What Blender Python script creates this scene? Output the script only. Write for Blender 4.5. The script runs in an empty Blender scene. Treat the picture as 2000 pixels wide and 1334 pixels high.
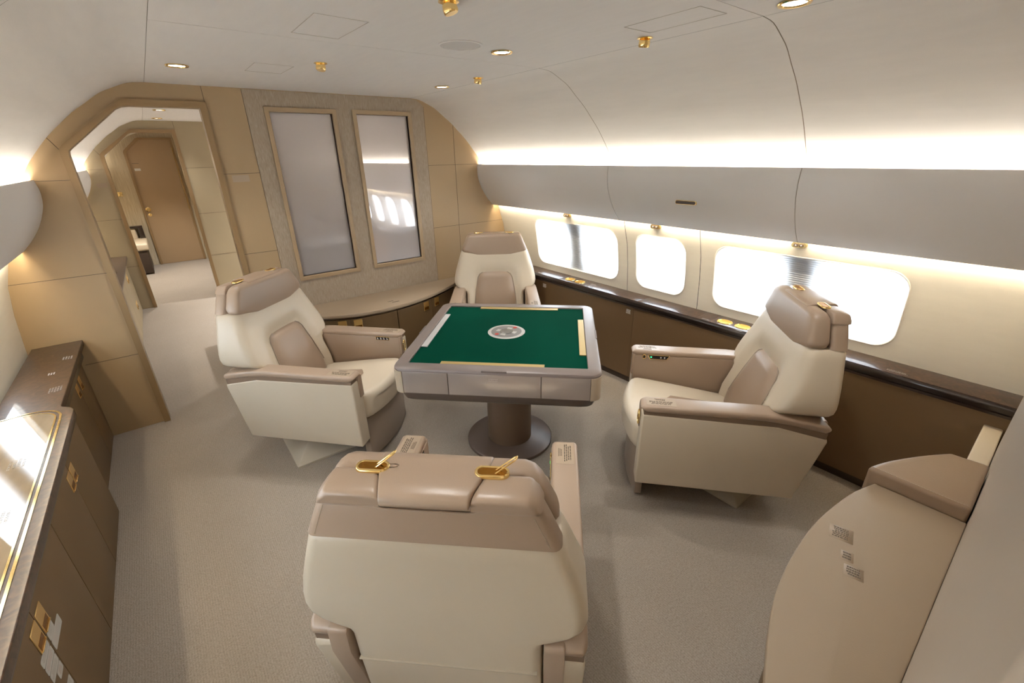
import bpy, bmesh, math, random
from mathutils import Vector, Matrix, Euler
random.seed(7)
PI = math.pi
SC = bpy.context.scene
COL = SC.collection
CX = 0.973            # centre line of the cabin
YB = 3.6125           # front bulkhead
YP = 6.92             # second partition
YE = 9.95             # end wall
YR = -0.055           # rear bulkhead beside the camera
ZC = 2.117            # ceiling

# ------------------------------------------------------------------ materials
def new_mat(name):
    m = bpy.data.materials.new(name); m.use_nodes = True
    nt = m.node_tree
    return m, nt, nt.nodes['Principled BSDF']

def mat(name, col, rough=0.5, metal=0.0, bump=0.0, bscale=60.0, var=0.0, vscale=8.0, stretch=(1, 1, 1), coat=0.0, spec=0.5, sheen=0.0):
    m, nt, b = new_mat(name)
    N, L = nt.nodes, nt.links
    b.inputs['Base Color'].default_value = (*col, 1)
    b.inputs['Roughness'].default_value = rough
    b.inputs['Metallic'].default_value = metal
    b.inputs['Specular IOR Level'].default_value = spec
    b.inputs['Coat Weight'].default_value = coat
    b.inputs['Coat Roughness'].default_value = 0.05
    if sheen: b.inputs['Sheen Weight'].default_value = sheen
    if bump or var:
        tc = N.new('ShaderNodeTexCoord'); mp = N.new('ShaderNodeMapping')
        mp.inputs['Scale'].default_value = stretch
        L.new(tc.outputs['Object'], mp.inputs['Vector'])
    if bump:
        nz = N.new('ShaderNodeTexNoise'); nz.inputs['Scale'].default_value = bscale; nz.inputs['Detail'].default_value = 4
        L.new(mp.outputs['Vector'], nz.inputs['Vector'])
        bp = N.new('ShaderNodeBump'); bp.inputs['Strength'].default_value = bump; bp.inputs['Distance'].default_value = 0.002
        L.new(nz.outputs['Fac'], bp.inputs['Height']); L.new(bp.outputs['Normal'], b.inputs['Normal'])
    if var:
        n2 = N.new('ShaderNodeTexNoise'); n2.inputs['Scale'].default_value = vscale; n2.inputs['Detail'].default_value = 5
        L.new(mp.outputs['Vector'], n2.inputs['Vector'])
        rp = N.new('ShaderNodeValToRGB')
        rp.color_ramp.elements[0].position = 0.3; rp.color_ramp.elements[1].position = 0.7
        rp.color_ramp.elements[0].color = (*[c * (1 - var) for c in col], 1)
        rp.color_ramp.elements[1].color = (*[min(1, c * (1 + var)) for c in col], 1)
        L.new(n2.outputs['Fac'], rp.inputs['Fac']); L.new(rp.outputs['Color'], b.inputs['Base Color'])
    return m

def emis(name, col, s):
    m = bpy.data.materials.new(name); m.use_nodes = True
    nt = m.node_tree; nt.nodes.clear()
    e = nt.nodes.new('ShaderNodeEmission'); o = nt.nodes.new('ShaderNodeOutputMaterial')
    e.inputs['Color'].default_value = (*col, 1); e.inputs['Strength'].default_value = s
    nt.links.new(e.outputs[0], o.inputs[0])
    return m

M = {}
M['cream'] = mat('cream_leather', (0.63, 0.545, 0.42), 0.38, bump=0.12, bscale=260, var=0.03, vscale=3)
M['tan'] = mat('tan_leather', (0.34, 0.25, 0.18), 0.36, bump=0.12, bscale=260, var=0.03, vscale=3)
M['stripe'] = mat('brown_leather_band', (0.17, 0.115, 0.075), 0.55)
M['under'] = mat('taupe_leather', (0.29, 0.225, 0.17), 0.5, bump=0.1, bscale=260)
M['plinth'] = mat('painted_plinth', (0.50, 0.44, 0.34), 0.45)
M['wallbeige'] = mat('beige_wall_leather', (0.365, 0.255, 0.137), 0.55, bump=0.15, bscale=320, var=0.03, vscale=2)
M['wallpale'] = mat('pale_wall_leather', (0.37, 0.30, 0.19), 0.55, bump=0.15, bscale=320, var=0.03, vscale=2)
M['bronze'] = mat('bronze_trim', (0.28, 0.185, 0.09), 0.38, metal=0.3)
M['framebeige'] = mat('beige_frame', (0.37, 0.265, 0.155), 0.45)
M['ceil'] = mat('woven_ceiling_cloth', (0.86, 0.83, 0.79), 0.85, bump=0.15, bscale=70, var=0.015, vscale=6, stretch=(6, 1, 6))
M['valance'] = mat('satin_white_panel', (0.86, 0.845, 0.83), 0.5, bump=0.06, bscale=300)
M['sidewall'] = mat('sidewall_cloth', (0.74, 0.69, 0.60), 0.8, bump=0.3, bscale=60, var=0.02, vscale=5, stretch=(6, 1, 6))
M['rear'] = mat('satin_grey_panel', (0.48, 0.405, 0.32), 0.36)
M['brown'] = mat('brown_cabinet_leather', (0.150, 0.092, 0.040), 0.5, bump=0.15, bscale=320, var=0.04, vscale=3)
M['dado'] = mat('brown_dado_leather', (0.150, 0.088, 0.040), 0.5, bump=0.15, bscale=320, var=0.04, vscale=3)
M['kick'] = mat('dark_kick', (0.045, 0.028, 0.018), 0.5)
M['gold'] = mat('polished_gold', (1.0, 0.74, 0.32), 0.16, metal=1.0)
M['goldsat'] = mat('satin_gold', (0.92, 0.66, 0.27), 0.30, metal=1.0)
M['golddark'] = mat('deep_gold', (0.34, 0.15, 0.02), 0.25, metal=1.0, bump=0.8, bscale=110)
M['cupgold'] = mat('gold_cup_lining', (0.78, 0.43, 0.07), 0.35, metal=0.85, bump=0.5, bscale=120)
M['black'] = mat('black_gloss', (0.008, 0.008, 0.010), 0.3, spec=0.25)
M['seam'] = mat('seam_shadow_gap', (0.10, 0.07, 0.045), 0.8)
M['ceilseam'] = mat('ceiling_joint', (0.30, 0.25, 0.18), 0.8)
M['hatchseam'] = mat('fine_joint', (0.58, 0.53, 0.46), 0.8)
M['print'] = mat('printed_ink', (0.13, 0.098, 0.068), 0.7)
M['printwhite'] = mat('white_ink', (0.75, 0.74, 0.72), 0.6)
M['printred'] = mat('red_ink', (0.5, 0.12, 0.10), 0.6)
M['sticker'] = mat('white_sticker', (0.62, 0.62, 0.60), 0.5)
M['clearlabel'] = mat('beige_label', (0.37, 0.285, 0.20), 0.35)
M['felt'] = mat('green_felt', (0.0005, 0.038, 0.022), 0.98, bump=0.2, bscale=500, var=0.06, vscale=3, spec=0.03)
M['taupe'] = mat('taupe_lacquer', (0.165, 0.132, 0.118), 0.36)
M['notch'] = mat('notch_lacquer', (0.12, 0.095, 0.085), 0.5)
M['champ'] = mat('champagne_panel', (0.50, 0.44, 0.40), 0.22, metal=0.55)
M['cornerbeige'] = mat('corner_leather', (0.43, 0.35, 0.255), 0.45)
M['underdark'] = mat('dark_underframe', (0.095, 0.068, 0.052), 0.5)
M['pedestal'] = mat('brown_pedestal_leather', (0.135, 0.085, 0.052), 0.5, bump=0.1, bscale=250)
M['ped_base'] = mat('brown_base_plate', (0.105, 0.075, 0.06), 0.35)
M['silver'] = mat('silver_strip', (0.58, 0.58, 0.57), 0.35, metal=0.3, bump=0.2, bscale=300)
M['brass'] = mat('brushed_brass', (0.52, 0.385, 0.15), 0.35, metal=0.5)
M['dialgrey'] = mat('dial_grey', (0.19, 0.185, 0.18), 0.3)
M['dialring'] = mat('dial_white_ring', (0.52, 0.51, 0.49), 0.35)
M['screen'] = mat('dial_screen', (0.13, 0.13, 0.12), 0.15)
M['red'] = mat('red_button', (0.42, 0.035, 0.02), 0.5)
M['white'] = mat('white_plastic', (0.75, 0.74, 0.72), 0.4)
M['housing'] = mat('grey_housing', (0.22, 0.22, 0.23), 0.7)
M['speaker'] = mat('speaker_cloth', (0.62, 0.59, 0.55), 0.8, bump=0.2, bscale=400)
M['beigetop'] = mat('beige_worktop_leather', (0.315, 0.238, 0.160), 0.5, bump=0.12, bscale=320, var=0.02, vscale=3)
M['pouf'] = mat('brown_pouf_leather', (0.25, 0.165, 0.10), 0.38, bump=0.12, bscale=200, var=0.04, vscale=4)
M['palebox'] = mat('pale_leather', (0.56, 0.47, 0.34), 0.5)
M['inlay'] = mat('onyx_inlay', (0.15, 0.108, 0.066), 0.035, var=0.25, vscale=5, stretch=(3, 1, 1), spec=0.4)
M['greenled'] = emis('green_led', (0.05, 1.0, 0.25), 2.0)
M['cove'] = emis('warm_cove_led', (1.0, 0.915, 0.79), 62.0)
M['cove3'] = emis('warm_edge_led', (1.0, 0.90, 0.72), 9.0)
M['cove2'] = emis('warm_wash_led', (1.0, 0.86, 0.64), 40.0)
M['lamp'] = emis('downlight_lens', (1.0, 0.95, 0.86), 9.0)
M['sky'] = emis('daylight_pane', (0.84, 0.92, 1.0), 10.0)
M['skysun'] = emis('sunny_side_pane', (0.82, 0.91, 1.0), 15.0)

def wood(name, c1, c2, c3, scale, stretch, rough, coat, wave=2.2):
    m, nt, b = new_mat(name); N, L = nt.nodes, nt.links
    tc = N.new('ShaderNodeTexCoord'); mp = N.new('ShaderNodeMapping'); mp.inputs['Scale'].default_value = stretch
    nz = N.new('ShaderNodeTexNoise'); nz.inputs['Scale'].default_value = scale; nz.inputs['Detail'].default_value = 9
    nz.inputs['Distortion'].default_value = wave
    rp = N.new('ShaderNodeValToRGB'); e = rp.color_ramp.elements
    e[0].position = 0.28; e[0].color = (*c1, 1); e[1].position = 0.75; e[1].color = (*c3, 1)
    k = e.new(0.5); k.color = (*c2, 1)
    L.new(tc.outputs['Object'], mp.inputs['Vector']); L.new(mp.outputs['Vector'], nz.inputs['Vector'])
    L.new(nz.outputs['Fac'], rp.inputs['Fac']); L.new(rp.outputs['Color'], b.inputs['Base Color'])
    b.inputs['Roughness'].default_value = rough; b.inputs['Coat Weight'].default_value = coat; b.inputs['Coat Roughness'].default_value = 0.04
    b.inputs['Specular IOR Level'].default_value = 0.25
    return m
M['burl'] = wood('dark_burl_veneer', (0.017, 0.008, 0.004), (0.037, 0.018, 0.009), (0.070, 0.034, 0.017), 22, (1, 1, 1), 0.45, 0.6)
M['darkgloss'] = mat('dark_gloss_edge', (0.020, 0.011, 0.008), 0.3, coat=0.6, spec=0.3)
M['grain'] = wood('vertical_grain_veneer', (0.27, 0.205, 0.14), (0.345, 0.275, 0.20), (0.43, 0.36, 0.28), 11, (26, 26, 2.0), 0.5, 0.0, 0.8)
M['grainlight'] = wood('light_grain_veneer', (0.42, 0.34, 0.23), (0.52, 0.44, 0.31), (0.62, 0.54, 0.41), 7, (14, 14, 0.7), 0.5, 0.0, 0.4)
M['doorbrown'] = mat('brown_door_leather', (0.34, 0.235, 0.135), 0.5, bump=0.1, bscale=300, var=0.03, vscale=2)

def carpet():
    m, nt, b = new_mat('woven_carpet'); N, L = nt.nodes, nt.links
    tc = N.new('ShaderNodeTexCoord')
    vo = N.new('ShaderNodeTexVoronoi'); vo.inputs['Scale'].default_value = 290
    mp = N.new('ShaderNodeMapping'); mp.inputs['Scale'].default_value = (1.0, 1.35, 1)
    L.new(tc.outputs['Object'], mp.inputs['Vector']); L.new(mp.outputs['Vector'], vo.inputs['Vector'])
    nz = N.new('ShaderNodeTexNoise'); nz.inputs['Scale'].default_value = 160; nz.inputs['Detail'].default_value = 3; L.new(tc.outputs['Object'], nz.inputs['Vector'])
    big = N.new('ShaderNodeTexNoise'); big.inputs['Scale'].default_value = 2.2; big.inputs['Detail'].default_value = 3; L.new(tc.outputs['Object'], big.inputs['Vector'])
    c = N.new('ShaderNodeMath'); c.operation = 'MULTIPLY_ADD'; c.inputs[1].default_value = -0.55; L.new(vo.outputs['Distance'], c.inputs[0]); L.new(nz.outputs['Fac'], c.inputs[2])
    rp = N.new('ShaderNodeValToRGB'); e = rp.color_ramp.elements
    e[0].position = 0.0; e[0].color = (0.285, 0.24, 0.195, 1); e[1].position = 0.65; e[1].color = (0.435, 0.378, 0.318, 1)
    wv = N.new('ShaderNodeTexWave'); wv.inputs['Scale'].default_value = 36; wv.inputs['Distortion'].default_value = 1.2; wv.inputs['Detail'].default_value = 1; wv.inputs['Detail Scale'].default_value = 3
    L.new(tc.outputs['Object'], wv.inputs['Vector'])
    c2 = N.new('ShaderNodeMath'); c2.operation = 'MULTIPLY_ADD'; c2.inputs[1].default_value = 0.16; L.new(wv.outputs['Fac'], c2.inputs[0]); L.new(c.outputs[0], c2.inputs[2]); c = c2
    L.new(c.outputs[0], rp.inputs['Fac'])
    mx = N.new('ShaderNodeMixRGB'); mx.blend_type = 'MULTIPLY'; mx.inputs['Fac'].default_value = 0.12
    L.new(rp.outputs['Color'], mx.inputs['Color1']); L.new(big.outputs['Fac'], mx.inputs['Color2'])
    L.new(mx.outputs['Color'], b.inputs['Base Color'])
    b.inputs['Roughness'].default_value = 0.95; b.inputs['Specular IOR Level'].default_value = 0.15
    bp = N.new('ShaderNodeBump'); bp.inputs['Strength'].default_value = 0.5; bp.inputs['Distance'].default_value = 0.004
    L.new(c.outputs[0], bp.inputs['Height']); L.new(bp.outputs['Normal'], b.inputs['Normal'])
    return m
M['carpet'] = carpet()

def shade_mat():
    m = bpy.data.materials.new('pleated_shade_cloth'); m.use_nodes = True
    nt = m.node_tree; nt.nodes.clear(); N, L = nt.nodes, nt.links
    d = N.new('ShaderNodeBsdfDiffuse'); d.inputs['Color'].default_value = (0.80, 0.81, 0.83, 1)
    t = N.new('ShaderNodeBsdfTranslucent'); t.inputs['Color'].default_value = (0.70, 0.72, 0.74, 1)
    x = N.new('ShaderNodeMixShader'); x.inputs[0].default_value = 0.62
    o = N.new('ShaderNodeOutputMaterial')
    L.new(d.outputs[0], x.inputs[1]); L.new(t.outputs[0], x.inputs[2]); L.new(x.outputs[0], o.inputs[0])
    return m
M['shade'] = shade_mat()

def frost_mat(name, haze, blur):
    m = bpy.data.materials.new(name); m.use_nodes = True
    nt = m.node_tree; nt.nodes.clear(); N, L = nt.nodes, nt.links
    tr = N.new('ShaderNodeBsdfTransparent'); tr.inputs['Color'].default_value = (0.93, 0.92, 0.93, 1)
    rf = N.new('ShaderNodeBsdfRefraction'); rf.inputs['Color'].default_value = (0.95, 0.94, 0.95, 1); rf.inputs['Roughness'].default_value = 0.45; rf.inputs['IOR'].default_value = 1.2
    d = N.new('ShaderNodeBsdfDiffuse'); d.inputs['Color'].default_value = (0.88, 0.84, 0.83, 1)
    t = N.new('ShaderNodeBsdfTranslucent'); t.inputs['Color'].default_value = (0.92, 0.89, 0.90, 1)
    x = N.new('ShaderNodeMixShader'); x.inputs[0].default_value = 0.5
    L.new(d.outputs[0], x.inputs[1]); L.new(t.outputs[0], x.inputs[2])
    q = N.new('ShaderNodeMixShader'); q.inputs[0].default_value = blur
    L.new(tr.outputs[0], q.inputs[1]); L.new(rf.outputs[0], q.inputs[2])
    y = N.new('ShaderNodeMixShader'); y.inputs[0].default_value = haze
    L.new(q.outputs[0], y.inputs[1]); L.new(x.outputs[0], y.inputs[2])
    g = N.new('ShaderNodeBsdfGlossy'); g.inputs['Roughness'].default_value = 0.08
    z = N.new('ShaderNodeMixShader'); z.inputs[0].default_value = 0.04
    L.new(y.outputs[0], z.inputs[1]); L.new(g.outputs[0], z.inputs[2])
    o = N.new('ShaderNodeOutputMaterial'); L.new(z.outputs[0], o.inputs[0])
    return m
M['frost'] = frost_mat('frosted_glass', 0.55, 0.85)
M['frostclear'] = frost_mat('half_clear_frosted_glass', 0.45, 0.25)

# ------------------------------------------------------------------ mesh helpers
def smooth_path(pts, n=6, closed=False):
    P = [Vector(p) for p in pts]; out = []
    N = len(P); rng = N if closed else N - 1
    for i in range(rng):
        p1, p2 = P[i], P[(i + 1) % N]
        p0 = P[i - 1] if (i > 0 or closed) else p1 + (p1 - p2)
        p3 = P[(i + 2) % N] if (i + 2 < N or closed) else p2 + (p2 - p1)
        for k in range(n):
            t = k / n
            out.append(0.5 * ((2 * p1) + (p2 - p0) * t + (2 * p0 - 5 * p1 + 4 * p2 - p3) * t * t + (3 * p1 - p0 - 3 * p2 + p3) * t ** 3))
    if not closed: out.append(P[-1])
    return out

def rrect(x0, x1, y0, y1, r, n=5):
    out = []
    r = min(r, (x1 - x0) / 2 - 1e-5, (y1 - y0) / 2 - 1e-5)
    for cx, cy, a in ((x1 - r, y0 + r, -PI / 2), (x1 - r, y1 - r, 0), (x0 + r, y1 - r, PI / 2), (x0 + r, y0 + r, PI)):
        for k in range(n + 1):
            t = a + PI / 2 * k / n
            out.append((cx + r * math.cos(t), cy + r * math.sin(t)))
    return out

class MB:
    def __init__(s): s.bm = bmesh.new()
    def merge(s, b, mtx=None):
        me = bpy.data.meshes.new('t'); b.to_mesh(me); b.free()
        if mtx: me.transform(mtx)
        s.bm.from_mesh(me); bpy.data.meshes.remove(me)
    def box(s, x0, x1, y0, y1, z0, z1, bevel=0, seg=2, mtx=None):
        b = bmesh.new()
        bmesh.ops.create_cube(b, size=1)
        for v in b.verts:
            v.co = Vector((x0 + (v.co.x + .5) * (x1 - x0), y0 + (v.co.y + .5) * (y1 - y0), z0 + (v.co.z + .5) * (z1 - z0)))
        if bevel: bmesh.ops.bevel(b, geom=b.edges[:], offset=bevel, segments=seg, profile=.6, affect='EDGES')
        s.merge(b, mtx); return s
    def prism(s, poly, axis, a, b_, bevel=0, seg=2, mtx=None):
        b = bmesh.new()
        def P(p, t):
            u, v = p[0], p[1]
            return {'x': (t, u, v), 'y': (u, t, v), 'z': (u, v, t)}[axis]
        vs = [b.verts.new(P(p, a)) for p in poly]
        f = b.faces.new(vs)
        r = bmesh.ops.extrude_face_region(b, geom=[f])
        d = Vector(P((0, 0), b_ - a))
        bmesh.ops.translate(b, verts=[e for e in r['geom'] if isinstance(e, bmesh.types.BMVert)], vec=d)
        bmesh.ops.recalc_face_normals(b, faces=b.faces[:])
        if bevel: bmesh.ops.bevel(b, geom=[e for e in b.edges if e.calc_face_angle(0) > .45], offset=bevel, segments=seg, profile=.6, affect='EDGES')
        s.merge(b, mtx); return s
    def plate(s, outer, holes, axis, a, b_, mtx=None):
        b = bmesh.new()
        def P(p, t):
            u, v = p[0], p[1]
            return {'x': (t, u, v), 'y': (u, t, v), 'z': (u, v, t)}[axis]
        es = []
        for loop in [outer] + holes:
            vs = [b.verts.new(P(p, a)) for p in loop]
            for i in range(len(vs)): es.append(b.edges.new((vs[i], vs[(i + 1) % len(vs)])))
        g = bmesh.ops.triangle_fill(b, edges=es, use_beauty=True, use_dissolve=False)
        fs = [e for e in g['geom'] if isinstance(e, bmesh.types.BMFace)]
        r = bmesh.ops.extrude_face_region(b, geom=fs)
        bmesh.ops.translate(b, verts=[e for e in r['geom'] if isinstance(e, bmesh.types.BMVert)], vec=Vector(P((0, 0), b_ - a)))
        bmesh.ops.recalc_face_normals(b, faces=b.faces[:])
        s.merge(b, mtx); return s
    def loft(s, loops, cap=True, closed=True, mtx=None):
        b = bmesh.new()
        R = [[b.verts.new(p) for p in lp] for lp in loops]
        n = len(R[0])
        for i in range(len(R) - 1):
            for k in range(n if closed else n - 1):
                j = (k + 1) % n
                b.faces.new((R[i][k], R[i][j], R[i + 1][j], R[i + 1][k]))
        if cap:
            b.faces.new(R[0][::-1]); b.faces.new(R[-1])
        bmesh.ops.recalc_face_normals(b, faces=b.faces[:])
        s.merge(b, mtx); return s
    def sheet(s, rows):
        return s.loft(rows, cap=False, closed=False)
    def tube(s, pts, r, n=8, closed=False, flat=1.0):
        P = [Vector(p) for p in pts]; N = len(P); loops = []
        up = None
        for i in range(N):
            t = (P[(i + 1) % N] - P[i - 1]) if (closed or 0 < i < N - 1) else (P[1] - P[0] if i == 0 else P[-1] - P[-2])
            t.normalize()
            if up is None:
                up = Vector((0, 0, 1)) if abs(t.z) < .9 else Vector((0, 1, 0))
            u = t.cross(up); u.normalize(); w = u.cross(t); w.normalize(); up = w
            loops.append([P[i] + (u * math.cos(a) + w * math.sin(a) * flat) * r for a in [2 * PI * k / n for k in range(n)]])
        if closed:
            loops.append(loops[0])
            s.loft(loops, cap=False)
            bmesh.ops.remove_doubles(s.bm, verts=s.bm.verts[:], dist=1e-6)
        else: s.loft(loops)
        return s
    def lathe(s, prof, n=32, at=(0, 0, 0), mtx=None):
        loops = []
        for r, z in prof:
            loops.append([(at[0] + r * math.cos(2 * PI * k / n), at[1] + r * math.sin(2 * PI * k / n), at[2] + z) for k in range(n)])
        return s.loft(loops, mtx=mtx)
    def quad(s, o, u, v, thick=0.0006):
        o, u, v = Vector(o), Vector(u), Vector(v); n = u.cross(v); n.normalize(); n *= thick
        pts = [o + n, o + u + n, o + u + v + n, o + v + n]; low = [p - n * 1.2 for p in pts]
        V = [s.bm.verts.new(p) for p in pts]; W = [s.bm.verts.new(p) for p in low]
        s.bm.faces.new(V)
        for i in range(4):
            j = (i + 1) % 4; s.bm.faces.new((W[i], W[j], V[j], V[i]))
        return s
    def lines(s, o, u, v, rows, seed=1, fill=0.6, words=True, ragged=0.3, thick=0.0006):
        """rows of small illegible marks inside the parallelogram o,u,v (v runs down the rows)"""
        R = random.Random(seed); o, u, v = Vector(o), Vector(u), Vector(v)
        for i in range(rows):
            a = R.uniform(0, ragged / 2); e = 1 - R.uniform(0, ragged / 2); t = a
            while t < e - 0.02:
                w = R.uniform(.06, .16) if words else e - t
                w = min(w, e - t)
                s.quad(o + u * t + v * (i / rows), u * w, v * (fill / rows), thick); t += w + .03
        return s
    def solid(s, t):
        bmesh.ops.solidify(s.bm, geom=s.bm.faces[:], thickness=t); return s
    def build(s, name, material, parent=None, angle=38, loc=None, rot=None, smooth=True):
        me = bpy.data.meshes.new(name)
        bm = s.bm
        for e in bm.edges:
            if len(e.link_faces) == 2 and e.calc_face_angle(0) > math.radians(angle): e.smooth = False
        for f in bm.faces: f.smooth = smooth
        bm.to_mesh(me); bm.free()
        me.materials.append(M[material] if isinstance(material, str) else material)
        o = bpy.data.objects.new(name, me); COL.objects.link(o)
        if parent is not None: o.parent = parent
        if loc: o.location = loc
        if rot: o.rotation_euler = rot
        return o

def tag(o, label, cat, group=None):
    o['label'] = label; o['category'] = cat
    if group: o['group'] = group
    return o
def thing(name, label, cat, loc=(0, 0, 0), rz=0, group=None):
    o = bpy.data.objects.new(name, None); COL.objects.link(o)
    o.location = loc; o.rotation_euler = (0, 0, rz); o.empty_display_size = 0.1
    return tag(o, label, cat, group)
def struct(o): o['kind'] = 'structure'; return o
def sempty(name, loc=(0, 0, 0)):
    o = bpy.data.objects.new(name, None); COL.objects.link(o); o.location = loc; o.empty_display_size = .1
    return struct(o)
def dup(root, loc, rz, label, group=None, skip=()):
    r = root.copy(); COL.objects.link(r); r.location = loc; r.rotation_euler = (0, 0, rz); r['label'] = label
    if group: r['group'] = group
    for ch in list(root.children):
        if ch.name.split('.')[0] in skip: continue
        c = ch.copy(); COL.objects.link(c); c.parent = r
        for g in ch.children:
            if g.name.split('.')[0] in skip: continue
            d = g.copy(); COL.objects.link(d); d.parent = c
    return r

# ------------------------------------------------------------------ fuselage section
CURVE = [tuple(p) for p in smooth_path([(0.84, 2.117), (0.92, 2.109), (1.00, 2.078), (1.06, 2.050), (1.125, 2.003), (1.20, 1.950), (1.272, 1.887), (1.344, 1.820), (1.43, 1.722), (1.475, 1.662), (1.515, 1.59), (1.555, 1.50), (1.585, 1.42)], 3)]
VAL = [tuple(p) for p in smooth_path([(1.457, 1.614), (1.451, 1.570), (1.453, 1.525), (1.462, 1.480), (1.478, 1.438), (1.500, 1.392), (1.53, 1.343), (1.57, 1.292), (1.613, 1.246)], 3)]
WALL = [(1.60, 1.46), (1.66, 1.30), (1.69, 1.20), (1.737, 1.06), (1.765, .90), (1.787, .68), (1.80, .45), (1.80, 0.0)]
def wall_dx(z):
    for (a, za), (b, zb) in zip(WALL, WALL[1:]):
        if zb <= z <= za: return a + (b - a) * (za - z) / (za - zb)
    return WALL[0][0] if z > WALL[0][1] else WALL[-1][0]
G = 0.0035

# floor
struct(MB().box(CX - 1.86, CX + 1.86, -2.7, YE + .1, -0.05, 0.0).build('floor', 'carpet'))

# ceiling: flat panels and the two curved shoulders, with open joints
def ceiling():
    b = MB()
    ys = [-2.7, -0.09, 0.896, 2.061, YB + .02, 5.2, YP + .02, 8.4, YE + .05]
    for y0, y1 in zip(ys, ys[1:]):
        b.box(CX - .838, CX + .838, y0 + G / 2, y1 - G / 2, ZC, ZC + .012)
        b.sheet([[(CX + u, y, z) for u, z in CURVE] for y in (y0 + G / 2, y1 - G / 2)])
    for y0, y1 in ((-2.7, 1.55), (1.55, YB + .02), (YB + .02, 5.2), (5.2, YP + .02), (YP + .02, YE + .05)):
        b.sheet([[(CX - u, y, z) for u, z in CURVE][::-1] for y in (y0 + G / 4, y1 - G / 4)])
    return struct(b.build('ceiling', 'ceil', angle=30))
ceil_o = ceiling()
# dark backing above the open joints
bk = MB()
for y in (-0.09, 0.896, 2.061, YB + .02, 5.2, YP + .02, 8.4):
    bk.box(CX - .85, CX + .85, y - .01, y + .01, ZC + .002, ZC + .004)
    bk.sheet([[(CX + u + .0015, yy, z + .0015) for u, z in CURVE] for yy in (y - .01, y + .01)])
for y in (1.55, YB + .02, 5.2, YP + .02):
    bk.sheet([[(CX - u - .0015, yy, z + .0015) for u, z in CURVE] for yy in (y - .01, y + .01)])
for s_ in (-1, 1):
    bk.box(CX + s_ * .839 - .008, CX + s_ * .839 + .008, -2.7, YE + .1, ZC + .0025, ZC + .0045)
bk.build('joint_backing', 'ceilseam', ceil_o)

# access panels outlined in the ceiling (fine joints)
def hatch(pts, name):
    b = MB()
    P = [Vector((x, y, ZC - .0002)) for x, y in pts]
    for i in range(4):
        a, c = P[i], P[(i + 1) % 4]; d = (c - a).normalized(); n = Vector((-d.y, d.x, 0)) * .0011
        b.quad(a - n, c - a, n * 2, -.0008)
    b.build('hatch_joint', 'hatchseam', ceil_o)
hatch([(.549, 1.695), (.729, 1.700), (.720, 1.990), (.550, 1.982)], 'a')
hatch([(.545, 2.655), (.723, 2.665), (.716, 2.921), (.544, 2.914)], 'b')
hatch([(1.518, 1.256), (1.519, .957), (1.670, .950), (1.671, 1.254)], 'c')

# ------------------------------------------------------------------ side walls with pleated-shade windows
def ray_rr(hx, hy, r, a):
    lo, hi = 0, 3
    c, s_ = math.cos(a), math.sin(a)
    for _ in range(40):
        m = (lo + hi) / 2; x, y = abs(m * c) - (hx - r), abs(m * s_) - (hy - r)
        d = math.hypot(max(x, 0), max(y, 0)) + min(max(x, y), 0) - r
        if d < 0: lo = m
        else: hi = m
    return lo
WZ0, WZ1 = .750, 1.154
MARG = .03
def side_wall(name, side, y0, y1, wins, joints, material='sidewall'):
    b = MB()
    def P(y, z, off=0): return (CX + side * (wall_dx(z) + off), y, z)
    zb0, zb1 = WZ0 - MARG, WZ1 + MARG
    zs = [.45, .60, .68, zb0, .80, .90, .98, 1.06, 1.12, zb1, 1.20, 1.25, 1.30, 1.38, 1.46]
    cuts = sorted([y0, y1] + [v for w in wins for v in (w[0] - MARG, w[1] + MARG)] + [j - G / 2 for j in joints] + [j + G / 2 for j in joints])
    for a, c in zip(cuts, cuts[1:]):
        mid = (a + c) / 2
        if any(abs(mid - j) < G for j in joints): continue
        inw = any(w[0] - MARG < mid < w[1] + MARG for w in wins)
        for za, zc in zip(zs, zs[1:]):
            if inw and za >= zb0 - 1e-6 and zc <= zb1 + 1e-6: continue
            b.sheet([[P(a, za), P(c, za)], [P(a, zc), P(c, zc)]])
    frames = []
    for w in wins:
        cy, cz = (w[0] + w[1]) / 2, (WZ0 + WZ1) / 2
        hx, hz = (w[1] - w[0]) / 2, (WZ1 - WZ0) / 2; r = .092
        bx, bz = hx + MARG, hz + MARG
        ang = [math.atan2(q[1], q[0]) % (2 * PI) for q in rrect(-hx, hx, -hz, hz, r, 12)] + [2 * PI * k / 24 + .01 for k in range(24)] + [math.atan2(sz * bz, sx * bx) % (2 * PI) for sx in (-1, 1) for sz in (-1, 1)] + [math.atan2(zk - cz, sx * bx) % (2 * PI) for sx in (-1, 1) for zk in (.80, .90, .98, 1.06, 1.12)]
        ang = sorted(set(round(a % (2 * PI), 5) for a in ang))
        inner, outer = [], []
        for a in ang:
            q = ray_rr(hx, hz, r, a); inner.append((cy + q * math.cos(a), cz + q * math.sin(a)))
            q = min(bx / max(abs(math.cos(a)), 1e-6), bz / max(abs(math.sin(a)), 1e-6)); outer.append((cy + q * math.cos(a), cz + q * math.sin(a)))
        b.loft([[P(*p) for p in outer], [P(*p) for p in inner]], cap=False)
        frames.append((cy, cz, inner, w))
    bmesh.ops.remove_doubles(b.bm, verts=b.bm.verts[:], dist=1e-5)
    bmesh.ops.recalc_face_normals(b.bm, faces=b.bm.faces[:])
    o = struct(b.build(name, material, angle=50))
    return o, frames
WN = [0]
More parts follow.
